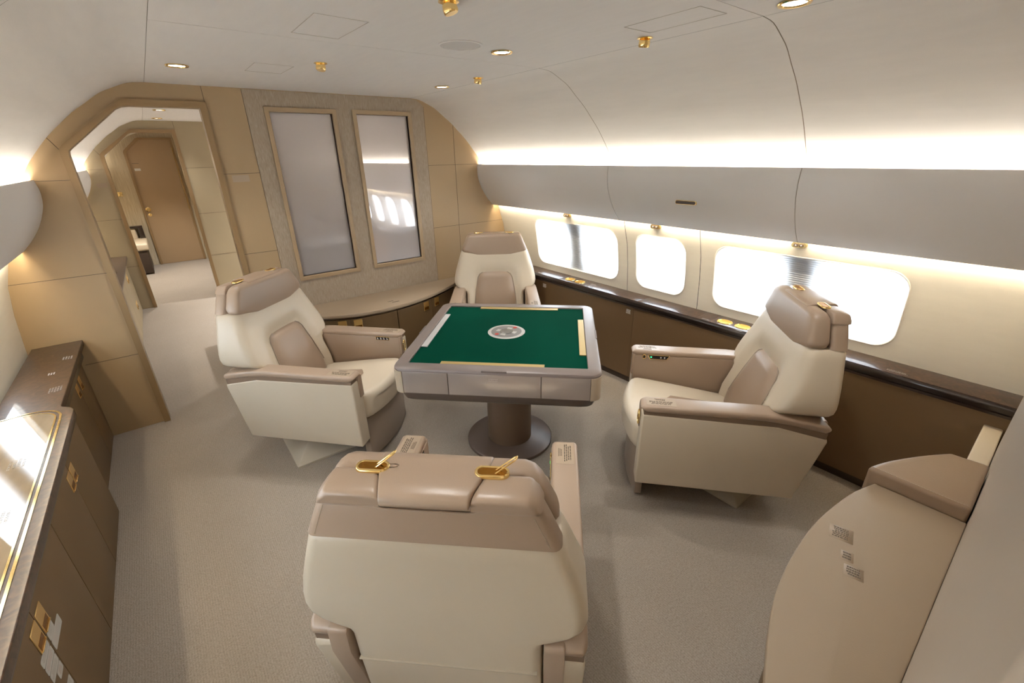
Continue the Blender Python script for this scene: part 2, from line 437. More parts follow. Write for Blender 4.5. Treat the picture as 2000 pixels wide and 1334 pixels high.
def window(fr, side, double):
    cy, cz, inner, w = fr
    WN[0] += 1
    root = sempty('window_%d' % WN[0], (CX + side * wall_dx(cz), cy, cz))
    O = root.location
    def L(y, z, off): return Vector((CX + side * (wall_dx(z) + off), y, z)) - O
    sc = lambda p, k: (cy + (p[0] - cy) * (1 - k / (abs(w[1] - w[0]) / 2)), cz + (p[1] - cz) * (1 - k / .2))
    b = MB()
    b.loft([[L(*p, -.0015) for p in [sc(q, -.004) for q in inner]], [L(*p, -.004) for p in inner], [L(*sc(p, .004), .000) for p in inner], [L(*sc(p, .004), .034) for p in inner]], cap=False)
    b.build('window_frame', 'sidewall', root)
    # pleated shade
    n = 34; rows = []
    for i in range(2 * n + 1):
        z = WZ0 - .004 + (WZ1 - WZ0 + .008) * i / (2 * n)
        rows.append([L(y, z, .022 + (.0035 if i % 2 else 0)) for y in (w[0] - .004, (w[0] + w[1]) / 2, w[1] + .004)])
    b = MB().sheet(rows); b.build('pleated_shade', 'shade', root, angle=180 if False else 20)
    # the aircraft's own panes behind the shade
    panes = [(-.282, .182), (.282, .182)] if double else [(0, .180)]
    for c, h in panes:
        b = MB(); c0 = cy + c
        pts = rrect(c0 - h, c0 + h, WZ0 + .006, WZ1 + .012, .09, 6)
        b.bm.faces.new([b.bm.verts.new(L(y, z, .056)) for y, z in pts])
        b.build('window_pane', 'sky' if side > 0 else 'skysun', root)
    if double:
        b = MB(); b.sheet([[L(cy + yy, WZ0 - .01 + (WZ1 - WZ0 + .02) * i / 6, .034) for yy in (-.066, .066)] for i in range(7)]); b.build('fuselage_post', 'housing', root)
    b = MB()
    a = [L(y, z, .085) for y, z in ((w[0] - .02, WZ0 - .02), (w[1] + .02, WZ0 - .02), (w[1] + .02, WZ1 + .02), (w[0] - .02, WZ1 + .02))]
    c = [L(y, z, .026) for y, z in ((w[0] - .02, WZ0 - .02), (w[1] + .02, WZ0 - .02), (w[1] + .02, WZ1 + .02), (w[0] - .02, WZ1 + .02))]
    b.loft([c, a], cap=False); b.bm.faces.new([b.bm.verts.new(p) for p in a])
    b.build('window_housing', 'housing', root)
    return root
MAIN = [(.415, 1.380), (1.583, 1.990), (2.160, 3.114)]
wr, fr_r = side_wall('wall_right', 1, -2.7, YB + .02, MAIN, [1.478, 2.071])
wl, fr_l = side_wall('wall_left', -1, -2.7, YB + .02, [(.415, 1.380), (1.583, 1.990), (2.160, 3.085)], [])
for f, dbl in zip(fr_r, (1, 0, 1)): window(f, 1, dbl)
for f, dbl in zip(fr_l, (1, 0, 1)): window(f, -1, dbl)
MIDW = [(c - .165, c + .165) for c in (4.30, 4.81, 5.32, 5.83, 6.355, 6.87, 7.38)]
wr2, fr_r2 = side_wall('wall_right_ahead', 1, YB + .02, YE + .05, MIDW, [])
for f in fr_r2: window(f, 1, 0)
wl2, _ = side_wall('wall_left_ahead', -1, YB + .02, YE + .05, [], [])

# valances (light pelmet panels with hidden cove lamps)
TN = [0]
def trim(b, material, parent=None, **k):
    TN[0] += 1
    return struct(b.build('trim_%d' % TN[0], material, parent, **k))
def valance(side, y0, y1):
    b = MB()
    front = [(u, z) for u, z in VAL]
    back = [(u + .012, z + .002) for u, z in VAL[1:]][::-1]
    loop = front + [(1.625, 1.247)] + back + [(1.472, 1.612)]
    b.loft([[(CX + side * u, y, z) for u, z in loop] for y in (y0, y1)])
    o = trim(b, 'valance', angle=30)
    return o
def cove(side, y0, y1, parent):
    b = MB(); p0, p1 = (1.472, 1.584), (1.490, 1.5945)
    b.sheet([[(CX + side * u, y, z) for u, z in (p0, p1)] for y in (y0 + .004, y1 - .004)]); b.build('cove_lamp', 'cove', parent)
    b = MB(); b.sheet([[(CX + side * u, y, z) for u, z in ((1.470, 1.5815), (1.4925, 1.5945), (1.494, 1.592), (1.472, 1.579))] for y in (y0 + .002, y1 - .002)]); b.build('lamp_housing', 'valance', parent)
    b = MB().box(*sorted((CX + side * 1.500, CX + side * 1.504)), y0 + .004, y1 - .004, 1.586, 1.590)
    b.build('cove_lamp', 'cove3', parent)
    b = MB().box(*sorted((CX + side * 1.622, CX + side * 1.640)), y0 + .02, y1 - .02, 1.270, 1.275)
    b.build('wash_lamp', 'cove2', parent)
    b = MB().box(*sorted((CX + side * 1.470, CX + side * 1.60)), y0, y1, 1.572, 1.580)
    b.build('lamp_shelf', 'valance', parent)
rv = [-2.7, .896, 2.061, YB]
vals = []
for y0, y1 in zip(rv, rv[1:]):
    o = valance(1, y0 + G / 2, y1 - G / 2); cove(1, y0, y1, o); vals.append(o)
for k, y in enumerate((.896, 2.061)):
    b = MB(); b.sheet([[(CX + u + .005, yy, z - .0005) for u, z in VAL] for yy in (y - .008, y + .008)]); b.build('joint_backing', 'ceilseam', vals[k])
lv = valance(-1, -2.7, YB - G / 2); cove(-1, -2.7, YB, lv)
o = valance(1, YB + .05, YE); cove(1, YB + .05, YE, o)
o = valance(-1, YB + .05, YP - .02); cove(-1, YB + .05, YP - .02, o)
o = valance(-1, YP + .05, YE - .03); cove(-1, YP + .05, YE - .03, o)
# finger latch on the middle valance panel
Lz = 1.416; Lx = CX + 1.4875
b = MB(); b.loft([[(Lx - .010 + .0 * k, y, z) for y, z in rrect(1.416, 1.549, Lz - .011, Lz + .011, .010)] for k in (0,)] + [[(Lx + .008, y, z) for y, z in rrect(1.416, 1.549, Lz - .011, Lz + .011, .010)]])
lt = b.build('latch_rim', 'gold', vals[1])
b = MB(); b.loft([[(Lx - .0115, y, z) for y, z in rrect(1.419, 1.546, Lz - .0085, Lz + .0085, .008)], [(Lx + .004, y, z) for y, z in rrect(1.419, 1.546, Lz - .0085, Lz + .0085, .008)]])
b.build('latch_slot', 'kick', vals[1])

# ------------------------------------------------------------------ bulkheads
def arch(side_pts=True, grow=0.0):
    """closed outline of the cabin section in (x, z)"""
    R = [(1.81, 0.0), (1.80, .45), (1.787, .68), (1.765, .90), (1.737, 1.06), (1.69, 1.20), (1.66, 1.30), (1.60, 1.44)] + [(u, z) for u, z in CURVE[::-1] if z > 1.46]
    R = [(u + grow, z) for u, z in R]
    return [(CX + u, z) for u, z in R] + [(CX - u, z) for u, z in R[::-1]]
DOOR = [(.375, 0.0), (.375, 1.992), (.035, 1.992), (.005, 1.988), (-.022, 1.974), (-.285, 1.768), (-.298, 1.752), (-.302, 1.735), (-.302, 0.0)]
def offset_door(d):
    return [(.375 + d, 0.0), (.375 + d, 1.992 + d), (.028, 1.992 + d), (-.006, 1.988 + d), (-.036, 1.974 + d * .8), (-.285 - d * .7, 1.768 + d * .75), (-.298 - d, 1.756 + d * .4), (-.302 - d, 1.735 + d * .2), (-.302 - d, 0.0)]
PANES = [(.764, 1.178, .856, 1.985), (1.358, 1.775, .858, 1.988)]
def frect(x0, x1, z0, z1): return [(x0, z0), (x1, z0), (x1, z1), (x0, z1)]
A = arch()
Lhalf = [p for p in A]
# section outline with the doorway cut out of its bottom edge
def bulk_outline():
    R = A[:len(A) // 2]; Lf = A[len(A) // 2:]
    return R + Lf + [(p[0], p[1]) for p in offset_door(.012)[::-1]]
b = MB().plate(bulk_outline(), [frect(*p) for p in PANES], 'y', YB, YB + .05)
wf = struct(b.build('wall_front', 'wallbeige'))
# wood-veneer panel, slightly proud of the leather
topz = 2.112
b = MB().plate([(.628, .02), (1.922, .02), (1.922, 2.062), (1.90, 2.085), (1.86, 2.104), (1.81, topz), (.628, topz)], [frect(*p) for p in PANES], 'y', YB - .004, YB + .001)
b.build('veneer_panel', 'grain', wf)
# joints between the leather panels
b = MB()
def hline(x0, x1, z, w=.0028): b.box(x0, x1, YB - .0012, YB + .0005, z - w / 2, z + w / 2)
def vline(x, z0, z1, w=.0028): b.box(x - w / 2, x + w / 2, YB - .0012, YB + .0005, z0, z1)
hline(-.49, -.336, 1.606); hline(-.762, -.336, 1.071); hline(-.60, -.336, .525)
hline(.409, .627, 1.608); hline(.409, .627, 1.076); hline(.409, .627, .545)
hline(1.923, 2.42, 1.617); hline(1.923, 2.70, 1.094)
vline(2.194, .62, 1.935); vline(.409, 2.025, 2.115); vline(1.924, .61, 2.06, .004); vline(.6275, .02, 2.112, .004)
# seam from the door frame corner to the cove
for k in range(1):
    p, q = Vector((-.333, YB - .0012, 1.76)), Vector((-.413, YB - .0012, 1.905))
    d = (q - p).normalized() ; n = Vector((-d.z, 0, d.x)) * .0014
    b.quad(p - n, q - p, n * 2, .0008)
b.build('panel_joint', 'seam', wf)
# printed placard on the pillar
b = MB().box(.455, .555, YB - .0012, YB, 1.555, 1.598); pl = b.build('placard', 'clearlabel', wf)
MB().lines((.465, YB - .0012, 1.592), (.08, 0, 0), (0, 0, -.036), 6, 3).build('placard_print', 'print', pl)
b = MB().box(.375, .3775, YB + .012, YB + .03, .965, .995); b.build('strike_plate', 'gold', wf)
# doorway frame
def door_frame(y0, y1, parent, material='bronze'):
    b = MB()
    o, i = offset_door(.035), offset_door(.0)
    i = [(x + (.0 if x < 0 else -.0), z) for x, z in i]
    loops = []
    for (ox, oz), (ix, iz) in zip(o, i):
        loops.append([(ox, y0, oz), (ix, y0, iz), (ix, y1, iz), (ox, y1, oz)])
    b.loft(loops)
    return b.build('door_frame', material, parent)
door_frame(YB - .02, YB + .07, wf)
# glazed panels: frames and frosted panes, as windows of the bulkhead
for k, (x0, x1, z0, z1) in enumerate(PANES):
    WN[0] += 1
    root = sempty('window_%d' % WN[0], ((x0 + x1) / 2, YB, (z0 + z1) / 2)); O = root.location
    b = MB(); w = .03
    o = [(x0 - w, z0 - w), (x1 + w, z0 - w), (x1 + w, z1 + w), (x0 - w, z1 + w)]; i = frect(x0, x1, z0, z1)
    loops = []
    for (ox, oz), (ix, iz) in zip(o, i):
        loops.append([Vector(p) - O for p in ((ox, YB - .005, oz), (ox, YB - .016, oz), (ix + (ox - ix) * .15, YB - .018, iz + (oz - iz) * .15), (ix, YB - .012, iz), (ix, YB + .045, iz))])
    b.loft(loops + [loops[0]], cap=False, closed=False)
    b.build('window_frame', 'framebeige', root, angle=20)
    b = MB().box(x0 - .002 - O.x, x1 + .002 - O.x, .018, .024, z0 - .002 - O.z, z1 + .002 - O.z)
    b.build('frosted_pane', 'frostclear' if k else 'frost', root)

# second partition with its doorway, corridor side wall, end wall with door
P2 = [(x, z) for x, z in A if x < .70]
out2 = [(.72, 0.0), (.72, 2.117)] + [p for p in P2[::1] if True]
# keep only the left half ordering (from centre top down to the floor on the left)
leftside = A[len(A) // 2:]
out2 = [(.72, 0.0), (.72, 2.117)] + leftside + offset_door(.012)[::-1]
b = MB().plate(out2, [], 'y', YP, YP + .05)
w2 = struct(b.build('wall_partition', 'wallpale'))
door_frame(YP - .02, YP + .06, w2)
b = MB()
for x0, x1, z in ((-.51, -.336, 1.617), (-.76, -.336, 1.078), (-.45, -.336, .53), (.41, .72, 1.607), (.41, .72, 1.073), (.41, .72, .549)):
    b.box(x0, x1, YP - .0012, YP + .0005, z - .0015, z + .0015)
b.box(.4085, .4115, YP - .0012, YP + .0005, 2.025, 2.115)
p, q = Vector((-.333, YP - .0012, 1.76)), Vector((-.413, YP - .0012, 1.905)); d = (q - p).normalized(); n = Vector((-d.z, 0, d.x)) * .0014
b.quad(p - n, q - p, n * 2, .0008)
b.build('panel_joint', 'seam', w2)
b = MB().box(-.45, -.365, YP - .0012, YP, 1.43, 1.475); pl = b.build('placard', 'clearlabel', w2)
MB().lines((-.445, YP - .0012, 1.47), (.075, 0, 0), (0, 0, -.036), 5, 5).build('placard_print', 'print', pl)
struct(MB().box(.72, .76, YP + .05, YE, 0, ZC).build('wall_corridor', 'wallpale'))
b = MB().plate(A, [], 'y', YE, YE + .05); we = struct(b.build('wall_end', 'grainlight'))
DR = [(.466, .0), (.466, 2.012), (.075, 2.012), (.045, 2.0), (-.14, 1.835), (-.149, 1.81), (-.149, 0)]
DRo = [(.500, .0), (.500, 2.046), (.06, 2.046), (.025, 2.034), (-.17, 1.858), (-.183, 1.83), (-.183, 0)]
d3 = sempty('door_1', (.16, YE - .02, 0)); O = d3.location
b = MB().prism([(x - O.x, z + .004 * (z < .01)) for x, z in DR], 'y', -.008, .018); b.build('door_leaf', 'doorbrown', d3)
b = MB(); b.loft([[Vector((ox, YE - .045, oz)) - O, Vector((ix, YE - .045, iz)) - O, Vector((ix, YE, iz)) - O, Vector((ox, YE, oz)) - O] for (ox, oz), (ix, iz) in zip(DRo, DR)])
b.build('door_frame', 'bronze', d3)
RX = Matrix.Rotation(PI / 2, 4, 'X')
b = MB().lathe([(.034, 0), (.036, .006), (.02, .012), (.016, .03), (.030, .04), (.032, .055), (.022, .066)], 24, mtx=Matrix.Translation((-.105 - O.x, -.008, .932)) @ RX); b.build('door_knob', 'gold', d3)
b = MB().lathe([(.024, 0), (.025, .008), (.012, .012), (.012, .02)], 20, mtx=Matrix.Translation((-.102 - O.x, -.008, .845)) @ RX); b.build('door_lock', 'gold', d3)
b = MB().box(-.11 - O.x, -.03 - O.x, -.0115, -.008, 1.545, 1.582); b.build('door_sign', 'white', d3)
b = MB().box(-.12 - O.x, -.03 - O.x, -.010, -.008, 1.655, 1.662); b.build('sign_rail', 'seam', d3)
b = MB().box(.468 - O.x, .476 - O.x, -.034, -.026, .9, 1.9); b.build('hinge_strip', 'gold', d3)
# gold plate on the end wall
t = thing('switch_plate', 'gold switch plate on the pale grained end wall beside the far door', 'switch', (-.404, YE, 1.197))
MB().box(-.035, .035, -.006, 0, -.035, .035, .002).build('plate', 'gold', t)
MB().box(-.012, .012, -.010, -.005, -.014, .014, .002).build('rocker', 'goldsat', t)
# bench against the end wall
t = thing('bench_seat', 'beige cushioned bench with dark wood side arm beside the far door', 'bench', (-.53, 9.5, 0))
MB().box(-.25, .25, -.38, .42, 0.02, .38, .01).build('bench_base', 'kick', t)
MB().box(-.27, .28, -.40, .36, .38, .49, .03, 3).build('seat_cushion', 'palebox', t)
MB().box(-.25, .17, .33, .42, .45, .66, .03, 3).build('back_cushion', 'palebox', t)
MB().box(.20, .27, .30, .43, .38, .66, .008).build('side_arm', 'darkgloss', t)
MB().box(-.25, .27, .30, .44, .66, .69, .006).build('wood_cap', 'darkgloss', t)

# rear bulkhead beside the camera, with the open doorway the picture is taken through
RW = [(.34, 0.0), (2.46, 0.0), (2.46, 1.20), (2.42, 1.45)] + [(CX + u, z) for u, z in CURVE[::-1] if 1.46 < z and u < 1.45] + [(.34, ZC)]
b = MB().prism(RW, 'y', YR - .045, YR, .012, 3); wr_ = struct(b.build('wall_rear', 'rear'))
b = MB()
out3 = A[:len(A) // 2] + [(.34, ZC), (.34, 0)]
b.plate(out3, [], 'y', YR - .10, YR - .05); b.build('rear_leather', 'wallpale', wr_)
out4 = [(-.34, 0), (-.34, ZC)] + leftside
b = MB().plate(out4, [], 'y', YR - .10, YR - .05); b.build('rear_leather', 'wallpale', wr_)
struct(MB().plate(A, [], 'y', -2.65, -2.60).build('wall_behind', 'valance'))

# ------------------------------------------------------------------ right-hand ledge and dado
SILLF = CX + 1.622
led = thing('window_ledge', 'long dark burl wood ledge under the right-hand windows', 'ledge', (SILLF, 1.75, .69))
segs = [-.05, 1.394, 1.842, 2.667, 3.60]
segs = [YR - .045, 1.300, 1.395, 1.850, 2.680, YB - .005]
O = led.location
for y0, y1 in zip(segs, segs[1:]):
    b = MB().box(0, .165, y0 - O.y + .0006, y1 - O.y - .0006, -.018, 0, .002)
    b.build('ledge_top', 'burl', led)
b = MB(); y0, y1 = YR - .045 - O.y, YB - .005 - O.y
b.loft([[(x, y, z) for x, z in ((.0, -.004), (-.006, -.012), (-.006, -.024), (.010, -.026), (.010, -.045), (.002, -.048), (.002, -.060), (.02, -.060), (.02, -.004))] for y in (y0, y1)])
b.build('gloss_edge', 'darkgloss', led)
for y in (2.602, 2.488, 1.226, 1.112):
    b = MB(); x = .066
    b.tube([(x + .040 * math.cos(a), y - O.y + .046 * math.sin(a), .0012) for a in [2 * PI * k / 28 for k in range(28)]], .0028, 6, True)
    cup = b.build('cup_holder', 'gold', led)
    MB().lathe([(.001, .0008), (.034, .0008), (.0385, .0014)], 28, mtx=Matrix.Translation((x, y - O.y, 0)) @ Matrix.Diagonal((1, 1.15, 1, 1))).build('cup_lining', 'cupgold', cup)
for (x, y, n, w, h) in ((2.615, 2.975, 2, .05, .012), (2.672, 2.388, 4, .06, .026), (2.617, 2.378, 2, .03, .012), (2.615, 2.33, 2, .03, .012), (2.612, 1.36, 2, .05, .014), (2.618, .39, 3, .09, .022)):
    MB().lines((x - O.x, y - O.y, .0004), (0, -w, 0), (h, 0, 0), n, int(y * 100), .62, thick=-.0006).build('white_print', 'printwhite', led)
# dado panels below the ledge
dado = []
for y0, y1 in ((YR - .045, 1.885), (1.887, YB)):
    b = MB().prism([(CX + 1.640, .632), (CX + 1.640, .05), (CX + 1.80, .05), (CX + 1.80, .632)], 'y', y0, y1)
    dado.append(trim(b, 'dado'))
trim(MB().box(CX + 1.652, CX + 1.79, YR - .045, YB, 0.0, .05), 'kick')
def dado_print(y, z, par):
    MB().lines((CX + 1.640 - .0004, y, z), (0, -.045, 0), (0, 0, -.035), 4, int(y * 77), .6, ragged=.2, thick=-.0006).build('placard_print', 'printwhite', par)
dado_print(1.955, .600, dado[1]); dado_print(2.90, .600, dado[1])
# shade switches under the valance
def shade_switch(y, label):
    t = thing('shade_switch', label, 'switch', (CX + 1.674, y, 1.224), 0, 'gold shade switches along the right wall')
    b = MB(); b.loft([[(x, u, v) for u, v in rrect(-.036, .036, -.0135, .0135, .0125)] for x in (.02, -.012)]); b.build('rim', 'gold', t)
    for s_ in (-1, 1):
        k = MB().box(-.0165, -.010, s_ * .013 - .0105, s_ * .013 + .0105, -.008, .008, .001).build('button', 'kick', t)
        b = MB(); V = [b.bm.verts.new((-.0172, s_ * .013 + u, v)) for u, v in ((-.004, -.003 * s_), (.004, -.003 * s_), (0, .0035 * s_))]; b.bm.faces.new(V); b.build('arrow', 'white', k)
    return t
shade_switch(2.646, 'gold shade switch above the farthest wide window, under the white pelmet')
shade_switch(1.796, 'gold shade switch above the narrow middle window, under the white pelmet')
shade_switch(.903, 'gold shade switch above the near wide window, at the foot of a pelmet joint')

# ------------------------------------------------------------------ gold latch used on cabinet doors (local: plate in u,z plane facing +n)
def latch(parent, mtx, w=.062, h=.075, name='latch'):
    b = MB(); b.box(-w / 2, w / 2, -.0025, .0005, -h / 2, h / 2, .0012, 1, mtx); o = b.build(name, 'goldsat', parent)
    b = MB(); b.box(-w / 2 + .006, w / 2 - .006, -.0030, -.0010, -h / 2 + .005, -h / 2 + .030, 0, 1, mtx); b.build('finger_recess', 'golddark', o)
    b = MB(); b.box(-w / 2 + .004, w / 2 - .004, -.006, -.002, -h / 2 + .002, -h / 2 + .007, .001, 1, mtx); b.build('pull_lip', 'gold', o)
    return o
FACE_PX = Matrix.Rotation(PI / 2, 4, 'Z')      # plate facing +x  (local -y -> +x)

# ------------------------------------------------------------------ left credenza
ct = thing('countertop', 'long glossy dark burl countertop along the left wall', 'countertop', (-.66, 1.8, .69)); O = ct.location
poly = [(-.790, YB - .004), (-.565, YB - .004), (-.565, 2.612), (-.561, 2.598), (-.545, 2.582), (-.527, 2.562), (-.517, 2.535), (-.515, 2.50), (-.515, .06), (-.790, .06)]
b = MB().prism([(x - O.x, y - O.y) for x, y in poly], 'z', -.034, 0.0, .004, 3); b.build('counter_slab', 'burl', ct)
fas = [(-.79, YB - .004), (-.592, YB - .004), (-.592, 2.66), (-.552, 2.66), (-.552, .06), (-.79, .06)]
b = MB().prism([(x - O.x, y - O.y) for x, y in fas], 'z', -.112, -.034, .002, 1); b.build('counter_fascia', 'darkgloss', ct)
inner = [(-.7855, 2.575), (-.677, 2.586), (-.60, 2.556), (-.580, 2.538), (-.571, 2.51), (-.568, 2.46), (-.568, .09), (-.7855, .09)]
b = MB().prism([(x - O.x, y - O.y) for x, y in inner], 'z', -.0005, .0012); b.build('stone_inlay', 'inlay', ct)
def gold_line(pts, w, name):
    b = MB(); P = smooth_path([(x, y, 0) for x, y in pts], 5)
    rows = [[], []]
    for i, p in enumerate(P):
        t_ = (P[min(i + 1, len(P) - 1)] - P[max(i - 1, 0)]).normalized(); n = Vector((-t_.y, t_.x, 0)) * w / 2
        rows[0].append(p + n - O.xyz * Vector((1, 1, 0)).length * 0 - Vector((O.x, O.y, -.0016)))
        rows[1].append(p - n - Vector((O.x, O.y, -.0016)))
    b.sheet(rows); b.build(name, 'gold', ct)
gold_line([(-.785, 2.597), (-.72, 2.604), (-.677, 2.606), (-.62, 2.590), (-.583, 2.562), (-.562, 2.525), (-.555, 2.48), (-.5535, 2.30), (-.5535, 1.2), (-.5535, .09)], .008, 'gold_inlay_line')
gold_line([(-.785, 2.579), (-.72, 2.586), (-.68, 2.588), (-.632, 2.573), (-.598, 2.549), (-.577, 2.515), (-.571, 2.475), (-.5695, 2.30), (-.5695, 1.2), (-.5695, .09)], .006, 'gold_inlay_line')
for (x, y, n, w, h) in ((-.625, 3.335, 4, .06, .045), (-.66, 3.10, 3, .035, .03), (-.63, 2.87, 5, .07, .05)):
    MB().lines((x - O.x, y - O.y, .0004), (0, -w, 0), (h, 0, 0), n, int(y * 100), .55, thick=-.0006).build('white_print', 'printwhite', ct)
for (x, y, n, w, h) in ((-.66, 2.18, 4, .07, .05), (-.65, 1.83, 4, .07, .05)):
    MB().lines((x - O.x, y - O.y, .0016), (0, -w, 0), (h, 0, 0), n, int(y * 100), .55, thick=-.0006).build('white_print', 'printwhite', ct)

def credenza(y0, y1, xf, ztop, label, meet, latch_z=.497, dy=.036, gr='brown cabinet units along the left wall'):
    t = thing('credenza_cabinet', label, 'cabinet', (xf, (y0 + y1) / 2, 0), 0, gr); O = t.location
    MB().box(-.195 if xf < -.59 else -.225, -.018, y0 - O.y + .001, y1 - O.y - .001, 0, ztop - .002).build('carcass', 'brown', t)
    MB().box(-.05, -.022, y0 - O.y + .002, y1 - O.y - .002, 0, .02).build('plinth', 'kick', t)
    for a, c, sgn in ((y0, meet, -1), (meet, y1, 1)):
        d = MB().box(-.018, 0, a - O.y + .0012, c - O.y - .0012, .004, ztop - .004, .002, 2).build('door', 'brown', t)
        yy = (meet + sgn * dy) - O.y
        latch(d, Matrix.Translation((0.0, yy, latch_z)) @ FACE_PX)
        t['d%d' % sgn] = 0
        del t['d%d' % sgn]
    return t
cab_c = credenza(2.70, YB - .006, -.615, .578, 'far brown cabinet unit set back against the beige bulkhead', 3.320, .50, .062)
cab_a = credenza(1.880, 2.690, -.561, .578, 'brown cabinet unit with two gold latches under the far end of the onyx inlay', 2.283)
cab_b = credenza(1.070, 1.879, -.561, .578, 'near brown cabinet unit with white warning stickers under its gold latches', 1.477)
cab_d = credenza(.20, 1.069, -.561, .578, 'nearest brown cabinet unit at the left of the doorway', .66)
# warning stickers on the doors of the near unit
doors = [c for c in cab_b.children if c.name.startswith('door')]
doors.sort(key=lambda c: sum(v.co.y for v in c.data.vertices) / len(c.data.vertices))
def sticker(par, y0, y1, z0, z1, seed, red):
    O = cab_b.location
    s_ = MB(); s_.prism(rrect(y0 - O.y, y1 - O.y, z0, z1, .006, 3), 'x', 0.0002, .0008); s = s_.build('warning_sticker', 'sticker', par)
    MB().lines((.0008, y1 - .008 - O.y, z1 - .006), (0, -(y1 - y0 - .016), 0), (0, 0, -(z1 - z0 - .012)), 4, seed, .4, thick=-.0005).build('sticker_print', 'printred' if red else 'print', s)
lo, hi = doors[0], doors[1]
sticker(hi, 1.484, 1.598, .386, .423, 1, True); sticker(hi, 1.486, 1.546, .424, .456, 2, False)
sticker(lo, 1.383, 1.471, .431, .458, 3, False); sticker(lo, 1.383, 1.471, .400, .429, 4, True)
sticker(lo, 1.383, 1.468, .368, .398, 5, False); sticker(lo, 1.420, 1.468, .336, .366, 6, True); sticker(lo, 1.400, 1.468, .262, .300, 7, False)

# ------------------------------------------------------------------ curved console under the glazed bulkhead
ZL = .614
ARC = smooth_path([(.632, 3.40), (.70, 3.345), (.80, 3.262), (.90, 3.208), (1.02, 3.168), (1.19, 3.149), (1.36, 3.158), (1.53, 3.198), (1.704, 3.262), (1.85, 3.335), (1.99, 3.415), (2.12, 3.500), (2.24, 3.588)], 4)
def arc_at(path, x):
    for p, q in zip(path, path[1:]):
        if (p[0] - x) * (q[0] - x) <= 0 and p[0] != q[0]:
            t_ = (x - p[0]) / (q[0] - p[0]); d = (Vector(q) - Vector(p)); d = Vector((d[0], d[1])).normalized()
            return p[1] + (q[1] - p[1]) * t_, d
    return path[-1][1], Vector((1, 0))
t = thing('worktop', 'curved beige leather console top under the two frosted panels', 'worktop', (1.3, 3.40, ZL)); O = t.location
arc = [(p[0], p[1]) for p in [Vector((p[0], p[1])) for p in [(q.x, q.y) if hasattr(q, 'x') else q for q in ARC]]] if False else [(q[0], q[1]) for q in ARC]
b = MB().prism([(x - O.x, y - O.y) for x, y in arc] + [(2.26 - O.x, YB - .006 - O.y), (.632 - O.x, YB - .006 - O.y)], 'z', -.026, 0, .005, 3)
b.build('leather_top', 'beigetop', t)
MB().lines((1.28 - O.x, 3.30 - O.y, .0003), (.05, 0, 0), (0, -.016, 0), 3, 4, thick=-.0006).build('printed_notice', 'print', t)
MB().lines((1.30 - O.x, 3.262 - O.y, .0003), (.07, 0, 0), (0, -.02, 0), 3, 6, thick=-.0006).build('printed_notice', 'print', t)
def sub_arc(path, x0, x1, off):
    pts = []
    xs = [x0] + [q[0] for q in path if x0 + .004 < q[0] < x1 - .004] + [x1]
    for x in xs:
        y, d = arc_at(path, x); pts.append((x - d.y * off, y + d.x * off))
    return pts
def console_cabinet(x0, meet, x1, label, dx, path=ARC, back=YB - .008, sgn=1, z1=.578, gr=None, zl=.50):
    t = thing('console_cabinet', label, 'cabinet', ((x0 + x1) / 2, back - .1 * sgn, 0), 0, gr); O = t.location
    f = sub_arc(path, x0, x1, .050 * sgn)
    cx0 = [(x, y) for x, y in f if (y < back - .004 if sgn > 0 else y > back + .004)]
    pl = [(x - O.x, y - O.y) for x, y in cx0] + [(cx0[-1][0] - O.x, back - O.y), (cx0[0][0] - O.x, back - O.y)]
    MB().prism(pl, 'z', .0, z1).build('carcass', 'brown', t)
    rail = sub_arc(path, x0, x1, .014 * sgn); r2 = sub_arc(path, x0, x1, .034 * sgn)
    for a, c in ((x0, meet), (meet, x1)):
        o_ = sub_arc(path, a + .0015, c - .0015, .026 * sgn); i_ = sub_arc(path, a + .0015, c - .0015, .044 * sgn)
        loops = [[(ox - O.x, oy - O.y, .03), (ox - O.x, oy - O.y, z1 - .012), (ix - O.x, iy - O.y, z1 - .012), (ix - O.x, iy - O.y, .03)] for (ox, oy), (ix, iy) in zip(o_, i_)]
        d = MB().loft(loops).build('door', 'brown', t)
        xl = meet + (dx if c > meet + 1e-6 else -dx)
        y, dr = arc_at(path, xl); px, py = xl - dr.y * .026 * sgn, y + dr.x * .026 * sgn
        ang = math.atan2(dr.y, dr.x) + (0 if sgn > 0 else PI)
        latch(d, Matrix.Translation((px - O.x, py - O.y, zl)) @ Matrix.Rotation(ang, 4, 'Z'))
    return t
grp = 'brown cabinets under the curved console'
console_cabinet(.64, .932, 1.305, 'curved brown cabinet under the frosted panels, behind the left armchair', .055, gr=grp, zl=.52)
console_cabinet(1.308, 1.672, 2.02, 'curved brown cabinet under the frosted panels, beside the far armchair', .065, gr=grp, zl=.52)

# ------------------------------------------------------------------ near console, pouf and filler ledge at the lower right
ARC2 = smooth_path([(.40, -.040), (.50, .010), (.62, .062), (.785, .130), (.93, .184), (1.066, .219), (1.233, .238), (1.407, .240), (1.608, .217), (1.736, .182)], 4)
arc2 = [(q[0], q[1]) for q in ARC2]
t = thing('worktop', 'bow-fronted beige leather console top in the lower right corner', 'worktop', (1.1, .05, ZL)); O = t.location
b = MB().prism([(x - O.x, y - O.y) for x, y in arc2] + [(1.738 - O.x, YR + .0004 - O.y), (.40 - O.x, YR + .0004 - O.y)], 'z', -.030, 0, .005, 3)
b.build('leather_top', 'beigetop', t)
